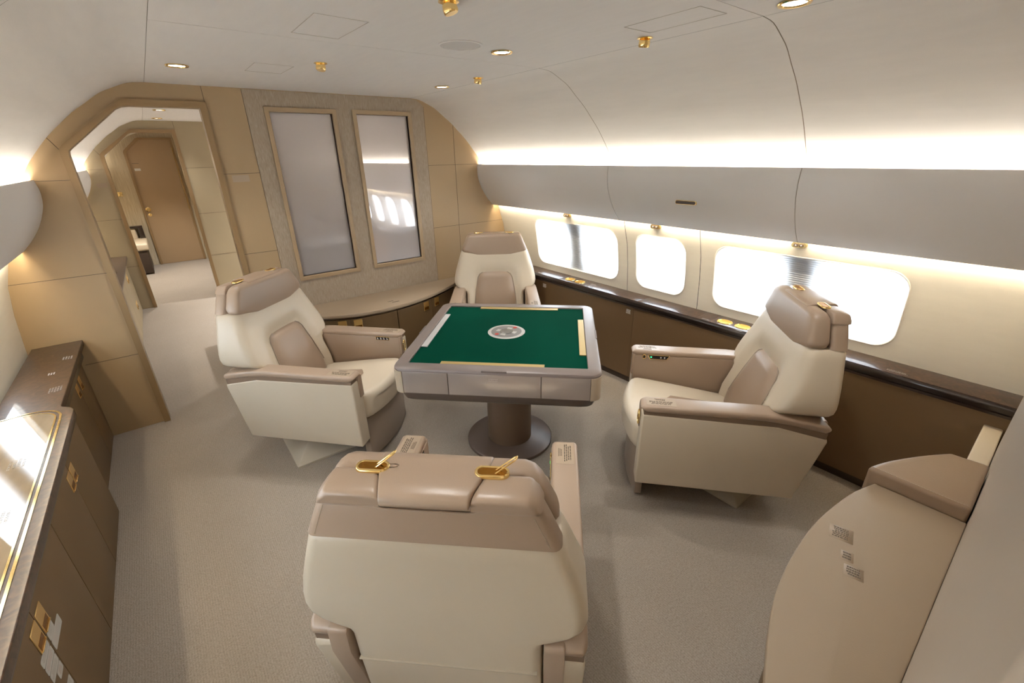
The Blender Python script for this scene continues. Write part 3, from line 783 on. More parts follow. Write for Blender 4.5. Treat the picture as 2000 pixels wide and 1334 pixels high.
# three beige labels with small print
def flab(cx_, cy_, ang, w, h, rows, seed):
    R = Matrix.Rotation(ang, 3, 'Z'); o = Vector((cx_ - O.x, cy_ - O.y, 0)); u = R @ Vector((1, 0, 0)); v = R @ Vector((0, 1, 0))
    c = o - u * w / 2 - v * h / 2
    l = MB().quad(c + Vector((0, 0, .0001)), u * w, v * h, .0005).build('notice_label', 'clearlabel', t)
    MB().lines(c + u * w * .12 + v * h * .9 + Vector((0, 0, .0006)), u * w * .76, -v * h * .8, rows, seed, .6, thick=-.0004).build('notice_print', 'print', l)
console_labels = True
console_cabinet(.67, .86, 1.30, 'brown bow-fronted cabinet with gold latches under the near beige console top', .05, ARC2, YR + .004, -1, z1=.582, zl=.47)
console_cabinet(1.303, 1.52, 1.735, 'brown bow-fronted cabinet next to the leather pouf under the near beige top', .05, ARC2, YR + .004, -1, z1=.582, zl=.47)
t2 = thing('leather_pouf', 'brown stitched leather seat block at the end of the near console', 'pouf', (1.90, .06, 0)); O2 = t2.location
pp = smooth_path([(1.742, .214), (1.800, .196), (1.875, .163), (1.97, .112), (2.065, .052)], 4)
poly = [(q[0] - O2.x, q[1] - O2.y) for q in pp] + [(2.075 - O2.x, YR + .003 - O2.y), (1.742 - O2.x, YR + .003 - O2.y)]
MB().prism(poly, 'z', .0, .662, .014, 4).build('leather_block', 'pouf', t2)
b = MB()
for (x0, y0), (x1, y1) in (((1.742, .205), (1.742, -.045)), ):
    n = 34
    for i in range(n):
        f = (i + .2) / n; y = y0 + (y1 - y0) * f
        b.box(x0 + .010 - O2.x, x0 + .0125 - O2.x, y - .0028 - O2.y, y + .0028 - O2.y, .6615, .6628)
b.build('stitching', 'tan', t2)
t = thing('filler_ledge', 'pale leather filler ledge between the leather pouf and the brown dado', 'ledge', (2.34, -.02, 0))
MB().box(-.255, .27, YR + .003 + .02, .028, 0, .575, .006, 3).build('ledge_block', 'palebox', t)
t = [o for o in COL.objects if o.name.startswith('worktop') and o.location.y < 1][0]; O = t.location
flab(1.392, .175, math.radians(-75), .060, .062, 6, 11); flab(1.31, .135, math.radians(-75), .030, .040, 3, 12); flab(1.262, .105, math.radians(-75), .045, .045, 4, 13)

# ------------------------------------------------------------------ ceiling fittings
def downlight(x, y, label, power, tint=(1.0, .97, .93)):
    t = thing('downlight', label, 'ceiling light', (x, y, ZC), 0, 'gold recessed downlights in the ceiling')
    MB().lathe([(.036, -.0005), (.047, -.0005), (.049, -.004), (.046, -.007), (.038, -.006), (.034, .001)], 32).build('rim', 'gold', t)
    MB().lathe([(.0005, -.0022), (.0355, -.0022), (.0355, -.0008)], 28).build('lens', 'lamp', t)
    l = bpy.data.lights.new('downlight_beam', 'SPOT'); l.energy = power; l.color = tint; l.spot_size = math.radians(112); l.spot_blend = .75; l.shadow_soft_size = .03
    lo_ = bpy.data.objects.new('downlight_beam', l); COL.objects.link(lo_); lo_.parent = t; lo_.location = (0, 0, -.012)
    return t
DP = 16
downlight(.255, 2.909, 'gold recessed downlight nearest the arched doorway on the left', DP)
downlight(1.393, 1.835, 'gold recessed downlight over the card table, beside the round speaker', DP)
downlight(1.707, 2.917, 'gold recessed downlight at the far right, above the far armchair', DP)
downlight(1.731, .765, 'gold recessed downlight at the top right edge, over the right armchair', DP)
downlight(.255, .80, 'gold recessed downlight overhead at the near left', DP)
downlight(0.0, -1.0, 'added fill downlight in the made-up lobby behind the camera, nearer the doorway', 300, (.88, .94, 1.0))  # invented lobby lamp, added as cool frontal fill through the doorway
downlight(0.0, -2.0, 'added fill downlight in the made-up lobby behind the camera, farther back', 220, (.88, .94, 1.0))  # second invented lobby lamp, unseen, adds to the same fill
downlight(.25, 5.438, 'gold recessed downlight just beyond the first arched doorway', 30)
downlight(.257, 6.483, 'gold recessed downlight in front of the second arched doorway', 14)
downlight(1.70, 5.0, 'unseen downlight added behind the frosted panels to brighten them', 190)  # unseen lamp, added to brighten the frosted panels from behind
downlight(1.75, 6.6, 'unseen downlight added farther into the room behind the frosted panels to brighten it', 190)  # another unseen lamp, added to lighten the room behind the panels
downlight(.20, 8.5, 'gold recessed downlight before the far brown door', 120)
def nozzle(x, y, label, tilt, az, k=1.0):
    t = thing('spotlight', label, 'spotlight', (x, y, ZC), 0, 'small gold swivel spotlights in the ceiling')
    MB().lathe([(.022, 0), (.030, 0), (.031, -.003), (.022, -.006)], 28).build('rim', 'gold', t)
    mt = Matrix.Translation((0, 0, -.006)) @ Matrix.Rotation(az, 4, 'Z') @ Matrix.Rotation(tilt, 4, 'X')
    MB().lathe([(.014, .004), (.021, -.001), (.0225, -.010), (.0225, -.022), (.020, -.026), (.016, -.026)], 24, mtx=mt).build('barrel', 'gold', t)
    MB().lathe([(.002, -.0255), (.0155, -.0255), (.0155, -.022)], 20, mtx=mt).build('lens', 'lamp', t)
    d = mt.to_3x3() @ Vector((0, 0, -1))
    l = bpy.data.lights.new('spotlight_beam', 'SPOT'); l.energy = 13; l.color = (1.0, .96, .91); l.spot_size = math.radians(50); l.spot_blend = .6; l.shadow_soft_size = .015
    lo_ = bpy.data.objects.new('spotlight_beam', l); COL.objects.link(lo_); lo_.parent = t; lo_.location = mt @ Vector((0, 0, -.042)); lo_.rotation_euler = d.to_track_quat('-Z', 'Y').to_euler()
nozzle(.805, 2.508, 'gold swivel spotlight over the left armchair', .25, 2.2)
nozzle(1.725, 1.317, 'gold swivel spotlight by the ceiling joint on the right', .25, -.6)
nozzle(1.711, 2.493, 'gold swivel spotlight over the far armchair', .2, .6)
nozzle(.838, 1.359, 'gold swivel spotlight at the top edge, over the near armchair', .3, -2.2)
t = thing('ceiling_speaker', 'flat round white speaker cover in the ceiling above the table', 'speaker', (1.169, 1.824, ZC))
MB().lathe([(.083, -.0002), (.093, -.0002), (.094, -.003), (.085, -.004), (.082, -.001)], 48).build('rim', 'ceil', t)
MB().lathe([(.001, -.0022), (.083, -.0022), (.083, -.0002)], 48).build('grille', 'speaker', t)

# ------------------------------------------------------------------ mahjong table
TY = math.radians(-44.9)
tb = thing('game_table', 'square green felt game table on a round brown pedestal, in the middle of the armchairs', 'table', (1.434, 1.898, 0), TY)
H = .515
# frame: rounded square ring
def ring(b, o, i, zo, zi, z0, r=.06, ri=.008, bev=.012):
    O_ = lambda d: rrect(-o + d, o - d, -o + d, o - d, r - d * .6, 6)
    I_ = lambda d: rrect(-i + d, i - d, -i + d, i - d, ri, 6)
    loops = [[(x, y, z0) for x, y in O_(0)], [(x, y, zo - bev) for x, y in O_(0)], [(x, y, zo - bev * .35) for x, y in O_(bev * .35)], [(x, y, zo) for x, y in O_(bev)],
             [(x, y, zi) for x, y in I_(-.003)], [(x, y, zi - .003) for x, y in I_(0)], [(x, y, zi - .022) for x, y in I_(0)]]
    b.loft(loops, cap=False)
b = MB(); ring(b, H, .448, .742, .743, .722); b.build('frame', 'taupe', tb, angle=30)
MB().box(-.450, .450, -.450, .450, .715, .7325).build('felt_top', 'felt', tb)
for k in range(4):
    R = Matrix.Rotation(k * PI / 2, 4, 'Z')
    # tile flap along the felt edge
    s_ = MB(); s_.box(-.285, .238, -.4465, -.412, .7325, .7385, .001, 1, R); s_.build('tile_flap', 'silver' if k == 3 else 'brass', tb)
    # side panels in three pieces, rounded corner pieces between
    for a, c in ((-.462, -.231), (-.230, .227), (.228, .462)):
        p = MB(); p.box(a + .0006, c - .0006, -H, -H + .02, .604, .7225, .003, 2, R); p.build('side_panel', 'champ', tb)
    arcp = [(H - .052 + .052 * math.cos(a), -H + .052 + .052 * math.sin(a)) for a in [-PI / 2 + PI / 2 * j / 8 for j in range(9)]]
    arci = [(H - .052 + .034 * math.cos(a), -H + .052 + .034 * math.sin(a)) for a in [-PI / 2 + PI / 2 * j / 8 for j in range(9)]]
    lp = [[(ox, oy, .602), (ox, oy, .7220), (ix, iy, .7220), (ix, iy, .602)] for (ox, oy), (ix, iy) in zip(arcp, arci)]
    MB().loft(lp, mtx=R).build('corner_panel', 'cornerbeige', tb)
    # finger notch in the frame edge
    n_ = MB(); n_.box(-.062, .062, -H + .0005, -H + .014, .733, .7416, .001, 1, R); n_.build('finger_notch', 'notch', tb)
b = MB()
sq = lambda h, r: rrect(-h, h, -h, h, r, 6)
b.loft([[(x, y, .605) for x, y in sq(.494, .05)], [(x, y, .598) for x, y in sq(.499, .05)], [(x, y, .552) for x, y in sq(.484, .05)], [(x, y, .536) for x, y in sq(.462, .05)]]); b.build('underframe', 'underdark', tb)
b = MB().lathe([(.138, .028), (.138, .541)], 48); b.build('pedestal', 'pedestal', tb)
b = MB().lathe([(.262, .0), (.270, .004), (.270, .022), (.262, .028), (.05, .029)], 64); b.build('base_plate', 'ped_base', tb)
MB().box(-.395, -.345, -.475, -.462, .556, .566, .002).build('drawer_pull', 'silver', tb)
# dial in the felt
dl = MB().lathe([(.001, .7325), (.108, .7325), (.110, .7335), (.108, .7352), (.092, .7352), (.001, .7352)], 56); dial = dl.build('dial', 'dialring', tb, loc=(-.008, .018, 0))
MB().lathe([(.041, .7354), (.041, .7360), (.090, .7360), (.090, .7354)], 48).build('dial_face', 'dialgrey', dial)
MB().lathe([(.001, .7354), (.038, .7354), (.038, .7366), (.036, .737), (.001, .737)], 40).build('dial_screen', 'screen', dial)
for k in range(4):
    a = k * PI / 2 + PI / 4 + .5; b = MB()
    pts = [(r * math.cos(a + d), r * math.sin(a + d)) for r, d in ((.040, -.35), (.062, -.25), (.064, .25), (.040, .35))]
    b.prism(pts, 'z', .7358, .7366); b.build('dial_key', 'dialring', dial)
for (x, y) in ((-.050, -.047), (.044, .062)):
    MB().lathe([(.001, .736), (.0125, .736), (.0125, .7372), (.001, .7375)], 24, at=(x, y, 0)).build('dice_button', 'red', dial)
MB().lines((-.03, -.5154, .700), (.05, 0, 0), (0, 0, -.012), 1, 9, .9, thick=.0005).build('maker_mark', 'white', tb)

# ------------------------------------------------------------------ armchair
def lerp_tab(tab, z):
    for (a, va), (b_, vb) in zip(tab, tab[1:]):
        if a <= z <= b_: return va + (vb - va) * (z - a) / (b_ - a)
    return tab[0][1] if z < tab[0][0] else tab[-1][1]
def sstep(t_): t_ = max(0, min(1, t_)); return t_ * t_ * (3 - 2 * t_)
ARMTOP = [(-.415, .585), (-.36, .594), (-.25, .615), (-.19, .622), (-.14, .625), (.40, .625)]
def make_chair(name, label, group):
    c = thing(name, label, 'armchair', (0, 0, 0), 0, group)
    # plinth and column (turned per chair so it stays square to the cabin)
    b = MB()
    b.loft([[(x, y, z) for x, y in rrect(-h, h, -h, h, .008, 2)] for h, z in ((.265, 0), (.265, .012), (.255, .022), (.13, .13), (.12, .150))])
    b.build('base', 'plinth', c)
    MB().lathe([(.10, .10), (.10, .185)], 28).build('swivel_column', 'underdark', c)
    # seat pan with tan front
    MB().box(-.262, .262, -.36, .365, .175, .30, .01, 2).build('seat_pan', 'under', c)
    pts = smooth_path([(-.252, .366), (-.13, .392), (0, .402), (.13, .392), (.252, .366)], 4)
    b = MB(); b.prism([(p[0], p[1]) for p in pts] + [(.252, .33), (-.252, .33)], 'z', .022, .292, .006, 2); b.build('front_panel', 'under', c)
    # seat cushion: loft of rows along y
    loops = []
    nn = 22
    def seat_loop(k, y, shrink):
        out = []
        hw = .257 - shrink
        zt = lerp_tab([(-.30, .375), (-.10, .398), (.10, .430), (.28, .458), (.36, .466), (.46, .468)], y) - shrink
        zb = .293 + shrink
        prof0 = rrect(-hw, hw, zb, zt, .035, 6); prof = []
        for i, p in enumerate(prof0):
            q = prof0[(i + 1) % len(prof0)]; k_ = 12 if i in (13, 27) else 1
            prof += [(p[0] + (q[0] - p[0]) * j / k_, p[1] + (q[1] - p[1]) * j / k_) for j in range(k_)]
        for x, z in prof:
            bow = .052 * (1 - (x / .262) ** 2) * sstep((y - .1) / .3)
            dz = (-.006 * math.cos(x / .24 * PI / 2) if z > zt - .02 and abs(x) < .235 else 0)
            out.append((x, y + bow, z + dz))
        return out
    ys = [-.29, -.2, -.1, 0, .1, .2, .28, .34]
    rows = [seat_loop(0, y, 0) for y in ys]
    for a in (20, 40, 60, 80, 90):
        a = math.radians(a); rows.append(seat_loop(0, .34 + .050 * math.sin(a), .045 * (1 - math.cos(a))))
    b = MB(); b.loft(rows); b.build('seat_cushion', 'cream', c, angle=60)
    # tan insert let into the seat
    rows = []
    for y in [-.16 + .37 * i / 10 for i in range(11)]:
        hw = .135 - .035 * sstep((y + .16) / .37)
        if y > .17: hw *= math.sqrt(max(.05, 1 - ((y - .17) / .042) ** 2))
        zt = lerp_tab([(-.30, .375), (-.10, .398), (.10, .430), (.28, .458), (.36, .466)], y)
        bow = .052 * sstep((y - .1) / .3)
        rows.append([(hw * u, y + bow, zt - .006 * math.cos(hw * u / .24 * PI / 2) + .0045 - .007 * abs(u) ** 8) for u in [-1 + i / 6 for i in range(13)]])
    MB().sheet(rows).build('seat_insert', 'tan', c)
    # arms
    for s_ in (-1, 1):
        core = [(.384, .178), (.384, .578), (-.20, .566), (-.405, .522), (-.408, .505), (-.335, .178)]
        b = MB(); x0, x1 = sorted((s_ * .268, s_ * .357)); b.prism(core, 'x', x0, x1, .010, 3); b.build('side_panel', 'cream', c)
        strip = [(.378, .572), (.378, .600), (-.19, .597), (-.402, .555), (-.400, .516), (-.20, .560)]
        b = MB(); x0, x1 = sorted((s_ * .270, s_ * .354)); b.prism(strip, 'x', x0, x1, .002, 1); b.build('arm_band', 'stripe', c)
        # padded top
        rows = []
        yy = [-.412, -.405, -.39, -.30, -.25, -.19, -.14, 0, .15, .30, .365, .380, .388, .391]
        for y in yy:
            e = .0
            if y < -.39: e = .012 * ((-.39 - y) / .022) ** 2
            if y > .365: e = .016 * ((y - .365) / .026) ** 2
            zt = lerp_tab(ARMTOP, y) - e; zb = zt - .034 + e * 2 if y > -.19 else zt - .036 + e * 2
            xs = sorted((s_ * (.262 + e), s_ * (.362 - e)))
            rows.append([(x, y, z) for x, z in rrect(xs[0], xs[1], zb, zt, .013, 4)])
        b = MB(); b.loft(rows); pad = b.build('arm_pad', 'tan', c, angle=60)
        # inner lining down to the seat, and the front drop
        b = MB(); x0, x1 = sorted((s_ * .259, s_ * .272)); b.prism([(.378, .44), (.378, .596), (-.19, .598), (-.30, .58), (-.30, .36), (.0, .36), (.30, .43)], 'x', x0, x1, .004, 2); b.build('arm_lining', 'tan', c)
        b = MB(); x0, x1 = sorted((s_ * .262, s_ * .300)); b.box(x0, x1, .372, .390, .472, .602, .006, 2); b.build('arm_front', 'tan', c)
        b = MB(); x0, x1 = sorted((s_ * .252, s_ * .305)); b.prism([(-.417, .575), (-.417, .50), (-.352, .20), (-.33, .20), (-.385, .588), (-.41, .586)], 'x', x0, x1, .006, 2); b.build('arm_rear', 'tan', c)
        l = MB().box(*sorted((s_ * .278, s_ * .346)), .235, .368, .6252, .6257).build('notice_label', 'clearlabel', pad)
        k = MB(); k.lines((s_ * .335, .355, .6257), (0, -.105, 0), (-s_ * .030, 0, 0), 4, 5, .55, ragged=.25, thick=-.0004 * s_); k.lines((s_ * .300, .33, .6257), (0, -.055, 0), (-s_ * .016, 0, 0), 3, 6, .5, thick=-.0004 * s_); k.build('notice_print', 'print', pad)
    # gold pull ring on the front of the left arm
    b = MB(); b.tube([(-.300 + .016 * math.cos(a), .393, .53 + .036 * math.sin(a)) for a in [2 * PI * k / 24 for k in range(24)]], .0045, 6, True); b.build('pull_ring', 'gold', c)
    # control panels on the inner faces of the arms
    p = MB().box(-.2585, -.256, .218, .312, .575, .600, .001, 1).build('control_panel', 'gold', c)
    MB().box(-.257, -.2552, .2205, .3095, .5775, .5975).build('control_face', 'black', p)
    for k in range(4):
        y = .232 + k * .0222
        b = MB().box(-.2556, -.2545, y - .0042, y + .0042, .5815, .5865); b.box(-.2556, -.2545, y - .0042, y + .001, .5880, .5935); b.build('control_icon', 'white', p)
    p = MB(); p.prism([(.302, .604), (.180, .604), (.194, .578), (.290, .578)], 'x', .2560, .2585); p = p.build('control_panel', 'gold', c)
    b = MB(); b.prism([(.299, .602), (.183, .602), (.196, .580), (.288, .580)], 'x', .2552, .2575); b.build('control_face', 'black', p)
    MB().box(.2545, .2554, .279, .287, .588, .595).build('control_lamp', 'greenled', p)
    b = MB().box(.2545, .2554, .225, .232, .586, .595); b.box(.2545, .2554, .204, .211, .586, .595); b.build('control_icon', 'white', p)
    b = MB(); b.tube([(.2575, .322 + .0085 * math.cos(a), .592 + .0125 * math.sin(a)) for a in [2 * PI * k / 20 for k in range(20)]], .003, 6, True); k = b.build('jack_socket', 'gold', c)
    MB().box(.2562, .2580, .316, .328, .583, .601).build('socket_hole', 'black', k)
    # backrest body (rows stacked in z)
    W = [(.20, .249), (.50, .250), (.565, .251), (.590, .262), (.606, .300), (.622, .331), (.642, .351), (.668, .358), (.70, .356), (.76, .343), (.84, .318), (.917, .292)]
    YF = [(.20, -.150), (.40, -.110), (.46, -.118), (.67, -.192), (.80, -.238), (.917, -.272)]
    YRr = [(.20, -.385), (.46, -.408), (.67, -.416), (.917, -.421)]
    rows = []
    zz = [.20, .215, .30, .40, .46, .52, .565, .578, .590, .598, .606, .614, .622, .632, .642, .655, .668, .684, .70, .73, .76, .80, .84, .88, .905, .914, .917]
    for z in zz:
        w = lerp_tab(W, z); f = lerp_tab(YF, z); r = lerp_tab(YRr, z)
        e = .006 * (1 - (.917 - z) / .012) if z > .905 else (.012 * (1 - (z - .20) / .015) if z < .215 else 0)
        w -= e; f -= e; r += e
        out = []
        rf, rr = .030 + .020 * sstep((z - .58) / .1), .035
        def pt(x, y): out.append((x, y, z))
        for k in range(7):
            a = PI + PI / 2 * k / 6; pt(-w + rr + rr * math.cos(a), r + rr + rr * math.sin(a))
        for u in (-.6, -.3, 0, .3, .6): pt(u * w, r)
        for k in range(7):
            a = -PI / 2 + PI / 2 * k / 6; pt(w - rr + rr * math.cos(a), r + rr + rr * math.sin(a))
        for k in range(7):
            a = PI / 2 * k / 6; pt(w - rf + rf * math.cos(a), f - rf + rf * math.sin(a))
        n = 20
        for k in range(1, n):
            u = 1 - 2 * k / n; x = u * (w - rf)
            hw = lerp_tab([(.40, .215), (.62, .198), (.70, .180), (.78, .150)], z)
            dep = .030 * sstep((hw + .030 - abs(x)) / .055) * sstep((.785 - z) / .045)
            wing = .012 * sstep((abs(x) - .16) / .12) * sstep((z - .60) / .08)
            pt(x, f - dep + wing * 0)
        for k in range(7):
            a = PI / 2 + PI / 2 * k / 6; pt(-w + rf + rf * math.cos(a), f - rf + rf * math.sin(a))
        rows.append(out)
    b = MB(); b.loft(rows); b.build('backrest', 'cream', c, angle=60)
    b = MB(); b.box(-.236, .236, -.4125, -.400, .470, .4728); b.build('back_seam', 'plinth', c)
    # lumbar pad
    rows = []
    zs_ = [.40, .45, .52, .60, .66, .70, .725, .740, .748]
    for z in zs_:
        hw = lerp_tab([(.40, .188), (.50, .181), (.62, .167), (.70, .150), (.725, .135), (.740, .112), (.748, .085)], z)
        f = lerp_tab(YF, z)
        rows.append([(u * hw, f - .031 + .029 * (1 - abs(u) ** 6) * min(1, (.751 - z) / .025 + .05), z) for u in [-1 + i / 8 for i in range(17)]])
    MB().sheet(rows).build('lumbar_pad', 'tan', c, angle=60)
    edge = [(rows[i][-1][0], rows[i][-1][1] + .0035, rows[i][-1][2]) for i in range(1, len(rows))]
    path = edge + [(x * .6, edge[-1][1], .7505) for x in (edge[-1][0], 0, -edge[-1][0])] + [(-x, y, z) for x, y, z in edge[::-1]]
    MB().tube(path, .0032, 6).build('pad_crease_shade', 'under', c)  # darker tube put in for the crease shade around the lumbar pad
    # headrest: front cushion (loops in y-z, swept across x)
    def hw_at(z): return lerp_tab([(.86, .305), (.917, .291), (1.00, .256), (1.04, .238), (1.07, .222)], z)
    loops = []
    us = [-1, -.985, -.95, -.88, -.7, -.5, -.35, -.2, 0, .2, .35, .5, .7, .88, .95, .985, 1]
    for u in us:
        au = abs(u); e = .024 * (1 - math.sqrt(max(0, 1 - ((au - .88) / .12) ** 2))) if au > .88 else 0
        zb = .868 + .046 * sstep((au - .32) / .66) + e; zt = 1.060 - e
        lp = []
        for y, z in rrect(-.348 + e * .3, -.262 - e, zb, zt, .026, 5):
            t_ = (z - zb) / (zt - zb)
            y2 = y - .018 * t_ * sstep((y + .335) / .05)
            lp.append((u * hw_at(z), y2, z))
        loops.append(lp)
    b = MB(); b.loft(loops); b.build('headrest', 'tan', c, angle=60)
    # rear shell of the headrest
    rows = []
    for z, e in ((.9175, .0), (.93, 0), (.98, 0), (1.02, .001), (1.034, .004), (1.040, .010)):
        w = hw_at(z) - .001 - e
        rows.append([(x, y, z) for x, y in rrect(-w, w, -.421 + e, -.352, .022, 4)])
    b = MB(); b.loft(rows); b.build('headrest_shell', 'tan', c, angle=60)
    FL = [(-.437, .0945), (-.432, .096), (-.422, .098), (-.40, .105), (-.36, .118), (-.34, .124)]
    for s_ in (-1, 1):
        rows = []
        for y, zt, zb, e in ((-.4262, 1.038, 1.028, .022), (-.4272, 1.044, 1.022, .016), (-.4255, 1.050, 1.020, .011), (-.420, 1.0550, 1.020, .006), (-.410, 1.0585, 1.02, .002), (-.39, 1.061, 1.02, 0), (-.365, 1.062, 1.02, 0), (-.356, 1.061, 1.02, .001), (-.352, 1.057, 1.02, .003)):
            lo_x = lerp_tab(FL, y) + .0012; up = hw_at(zt) - .0005 - e; dn = hw_at(zb) + .0005 - e; r = .012
            mid = (zt + zb) / 2
            q = [(lo_x, zb), (dn, zb), (hw_at(mid) + .001 - e, mid), (up + .001, zt - .008), (up - .003, zt - .003), (up - .010, zt), (up - .05, zt + .0005), (lo_x + .012, zt + .0003), (lo_x + .003, zt - .0015), (lo_x, zt - .006)]
            rows.append([(s_ * x, y, z) for x, z in (q if s_ > 0 else q[::-1])])
        b = MB(); b.loft(rows); b.build('headrest_cap', 'tan', c, angle=60)
    # centre flap folded over the top
    rows = []
    for y, z0, z1, hw in ((-.292, 1.050, 1.0585, .128), (-.297, 1.045, 1.0625, .131), (-.32, 1.045, 1.0655, .128), (-.36, 1.045, 1.0665, .118), (-.40, 1.040, 1.0655, .105), (-.422, 1.031, 1.062, .098), (-.432, 1.031, 1.054, .096), (-.436, 1.033, 1.044, .094)):
        rows.append([(x, y, z) for x, z in rrect(-hw, hw, z0, z1, min(.006, (z1 - z0) / 2.2), 3)])
    b = MB(); b.loft(rows); b.build('headrest_flap', 'tan', c, angle=60)
    b = MB(); b.tube([(-.225, -.4225, 1.0185), (-.215, -.423, 1.0195), (-.16, -.4235, 1.0205), (-.112, -.4235, 1.0195), (-.100, -.4235, 1.016), (-.09, -.4235, 1.0145), (0, -.4235, 1.014), (.09, -.4235, 1.0145), (.100, -.4235, 1.016), (.112, -.4235, 1.0195), (.16, -.4235, 1.0205), (.215, -.423, 1.0195), (.225, -.4225, 1.0185)], .0028, 8)
    b.build('piping', 'tan', c)
    # stitched border below the caps
    for s_ in (-1, 1):
        b = MB()
        for i in range(26):
            x = s_ * (.105 + .117 * (i + .5) / 26)
            b.box(x - .0016, x + .0016, -.4252, -.4232, 1.0240, 1.0256)
        for i in range(26):
            z = .925 + .085 * i / 26; w = hw_at(z) - .024
            b.box(s_ * w - .0007, s_ * w + .0007, -.4218, -.4205, z, z + .0022)
        b.build('stitching', 'cornerbeige', c)
    for s_ in (-1, 1):
        cxh = s_ * .134
        ring_ = lambda hx, hy, z: [(cxh + x, -.354 + y, z) for x, y in rrect(-hx, hx, -hy, hy, hy - .0006, 7)]
        b = MB(); b.loft([ring_(.0385, .0185, 1.062), ring_(.0385, .0185, 1.0675), ring_(.0370, .0170, 1.0695), ring_(.0335, .0135, 1.0700), ring_(.0320, .0120, 1.0690), ring_(.0318, .0118, 1.062)], cap=False); k = b.build('handle_rim', 'gold', c)
        b = MB(); b.loft([ring_(.0325, .0125, 1.0688), ring_(.0300, .0105, 1.0665), ring_(.025, .007, 1.0655), ring_(.012, .003, 1.0652)]); b.build('handle_cup', 'golddark', k)
    return c
GRP = 'cream and tan swivel armchairs around the game table'
near = make_chair('swivel_armchair', 'nearest cream and tan armchair, its back to us with two raised gold levers', GRP)
def place(o, x, y, deg, off=(0, 0)):
    o.location = (x, y, 0); o.rotation_euler = (0, 0, math.radians(deg))
    for ch in o.children:
        n = ch.name.split('.')[0]
        if n in ('base', 'swivel_column'):
            a = -math.radians(deg); dx, dy = off[0] - x, off[1] - y
            ch.location = (dx * math.cos(a) - dy * math.sin(a), dx * math.sin(a) + dy * math.cos(a), 0)
            ch.rotation_euler = (0, 0, a)
left = dup(near, (0, 0, 0), 0, 'left cream and tan armchair standing in front of the frosted panels, by the aisle', GRP)
right = dup(near, (0, 0, 0), 0, 'right cream and tan armchair standing before the near wide window', GRP)
far = dup(near, (0, 0, 0), 0, 'far cream and tan armchair in the corner, facing us across the table', GRP)
place(near, .574, .979, -43.75, (.60, 1.0)); place(left, .593, 2.676, -138.56, (.535, 2.712))
place(right, 2.050, .949, 41.53, (2.215, .93)); place(far, 2.065, 2.892, 143.34, (2.10, 2.86))
# the near chair's two levers stand up out of their cups
for s_ in (-1, 1):
    b = MB()
    x0 = s_ * .134 + .006
    d = Vector((.78, .10, .62)).normalized(); n = d.cross(Vector((0, 1, 0))).normalized(); side_ = Vector((0, 1, 0))
    o = Vector((x0, -.354, 1.066))
    loop = [o - side_ * .006, o - side_ * .006 + d * .055, o - side_ * .003 + d * .062, o + side_ * .003 + d * .062, o + side_ * .006 + d * .055, o + side_ * .006]
    b.tube(loop, .0019, 8); b.build('release_lever', 'gold', near)
# made-up dark lounge seats, added to darken the lower part of the frosted panels
M['slate'] = mat('slate_leather', (0.045, 0.047, 0.062), 0.45, bump=0.1, bscale=220)
def lounge(x, y, w, label):
    t = thing('added_lounge_chair', label, 'lounge chair', (x, y, 0), 0, 'made-up dark lounge chairs behind the frosted panels')
    MB().box(-w / 2 + .06, w / 2 - .06, -.36, .36, .03, .30, .02, 2).build('base', 'slate', t)
    MB().box(-w / 2 + .10, w / 2 - .10, -.30, .40, .30, .46, .04, 3).build('seat_cushion', 'slate', t)
    MB().prism([(-.44, .30), (-.22, .30), (-.32, .98), (-.38, 1.02), (-.46, .98)], 'x', -w / 2 + .08, w / 2 - .08, .03, 3).build('backrest', 'slate', t)
    for s_ in (-1, 1):
        MB().box(*sorted((s_ * (w / 2 - .10), s_ * w / 2)), -.40, .38, .05, .64, .03, 3).build('armrest', 'slate', t)
lounge(1.06, 4.60, 1.08, 'wide dark lounge chair added to darken the lower part of the left frosted panel')
lounge(2.12, 4.75, .80, 'dark lounge chair added to darken the lower part of the right frosted panel')

# ------------------------------------------------------------------ middle room: sideboard and monitor
t = thing('worktop', 'grey-brown sideboard top beyond the arched doorway', 'worktop', (-.60, 5.3, .67))
MB().box(-.19, .185, -1.55, 1.56, -.03, 0, .004).build('top_slab', 'ped_base', t)
MB().lines((-.02, 1.20, .0003), (0, -.10, 0), (.06, 0, 0), 3, 3, .4, thick=-.0006).build('white_print', 'printwhite', t)
for k in range(3):
    y0 = 3.76 + k * 1.035
    lab = ['pale sideboard cabinet nearest the first arched doorway', 'pale sideboard cabinet in the middle of the row beyond the doorway', 'pale sideboard cabinet against the second partition'][k]
    t = thing('sideboard_cabinet', lab, 'cabinet', (-.447, y0 + .517, 0), 0, 'pale cabinets beyond the doorway')
    MB().box(-.33, -.018, -.516, .516, 0, .638).build('carcass', 'wallpale', t)
    for a, c, sg in ((-.516, 0, -1), (0, .516, 1)):
        d = MB().box(-.018, 0, a + .0015, c - .0015, .012, .636, .002, 1).build('door', 'wallpale', t)
        latch(d, Matrix.Translation((0, sg * .05, .50)) @ FACE_PX)
        latch(d, Matrix.Translation((0, sg * .05, .20)) @ FACE_PX)
t = thing('monitor', 'black flat screen standing on the sideboard beyond the doorway, seen edge-on', 'screen', (-.52, 5.70, .67))
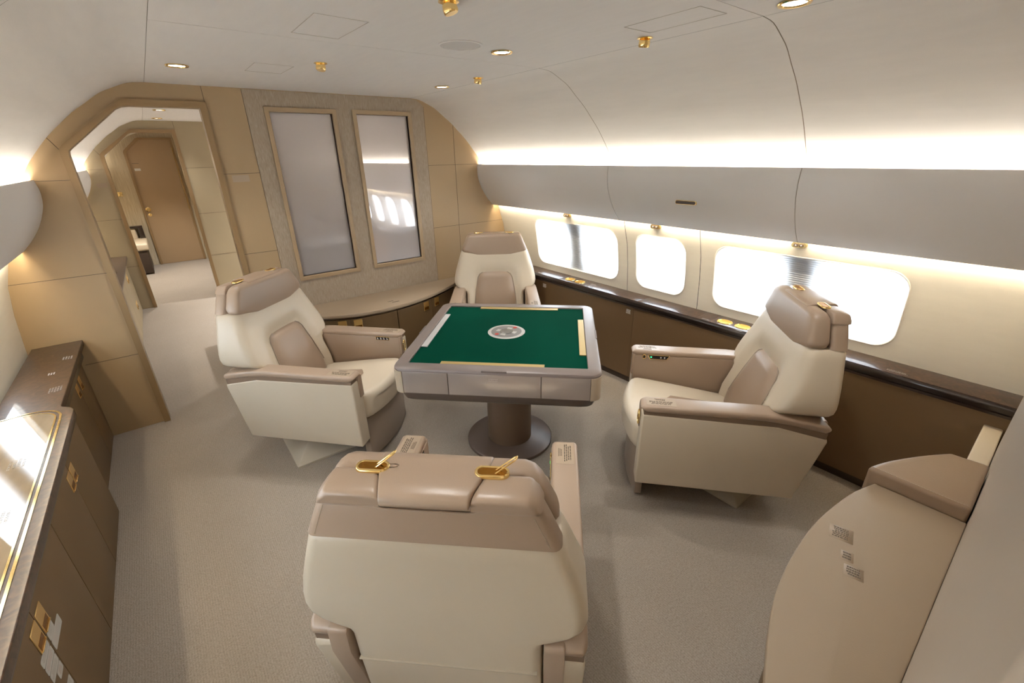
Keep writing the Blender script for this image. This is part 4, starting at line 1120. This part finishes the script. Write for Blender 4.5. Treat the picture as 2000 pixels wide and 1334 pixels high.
MB().box(-.015, .015, -.5, .5, .06, .52, .004).build('screen_panel', 'black', t)
MB().box(-.05, .05, -.15, .15, 0, .012, .003).build('stand', 'kick', t)
MB().box(-.012, .012, -.03, .03, .01, .07).build('stand_neck', 'kick', t)
# plain ledge and dado carry on along the right wall beyond the bulkhead
trim(MB().box(CX + 1.64, CX + 1.79, YB + .05, YE, 0, .632), 'dado')
trim(MB().box(CX + 1.62, CX + 1.785, YB + .05, YE, .632, .69, .003), 'burl')

# ------------------------------------------------------------------ camera, world, colour management
f, yaw, pitch, roll = 855.0, math.radians(37.70), math.radians(23.2566), math.radians(1.131)
c_, s_ = math.cos, math.sin
fwd = Vector((s_(yaw) * c_(pitch), c_(yaw) * c_(pitch), -s_(pitch)))
rgt = Vector((c_(yaw), -s_(yaw), 0)); dwn = fwd.cross(rgt)
r2 = rgt * c_(roll) + dwn * s_(roll); d2 = -rgt * s_(roll) + dwn * c_(roll)
cam = bpy.data.cameras.new('camera'); co = bpy.data.objects.new('camera', cam); COL.objects.link(co)
R3 = Matrix((r2, -d2, -fwd)).transposed()
co.matrix_world = Matrix.Translation((0, 0, 1.70)) @ R3.to_4x4()
cam.sensor_width = 36; cam.lens = f / 2000 * 36; cam.clip_start = .01; cam.clip_end = 60
SC.camera = co
w = bpy.data.worlds.new('world'); SC.world = w; w.use_nodes = True
w.node_tree.nodes['Background'].inputs[0].default_value = (.9, .95, 1, 1); w.node_tree.nodes['Background'].inputs[1].default_value = 0.02
SC.view_settings.view_transform = 'Standard'; SC.view_settings.look = 'None'; SC.view_settings.gamma = 1; SC.view_settings.use_curve_mapping = False
SC.view_settings.exposure = 0.82
SC.cycles.use_denoising = True
SC.cycles.max_bounces = 10; SC.cycles.diffuse_bounces = 6; SC.cycles.glossy_bounces = 4; SC.cycles.transparent_max_bounces = 8; SC.cycles.transmission_bounces = 6
SC.cycles.sample_clamp_indirect = 4.0
SC.cycles.caustics_reflective = False; SC.cycles.caustics_refractive = False
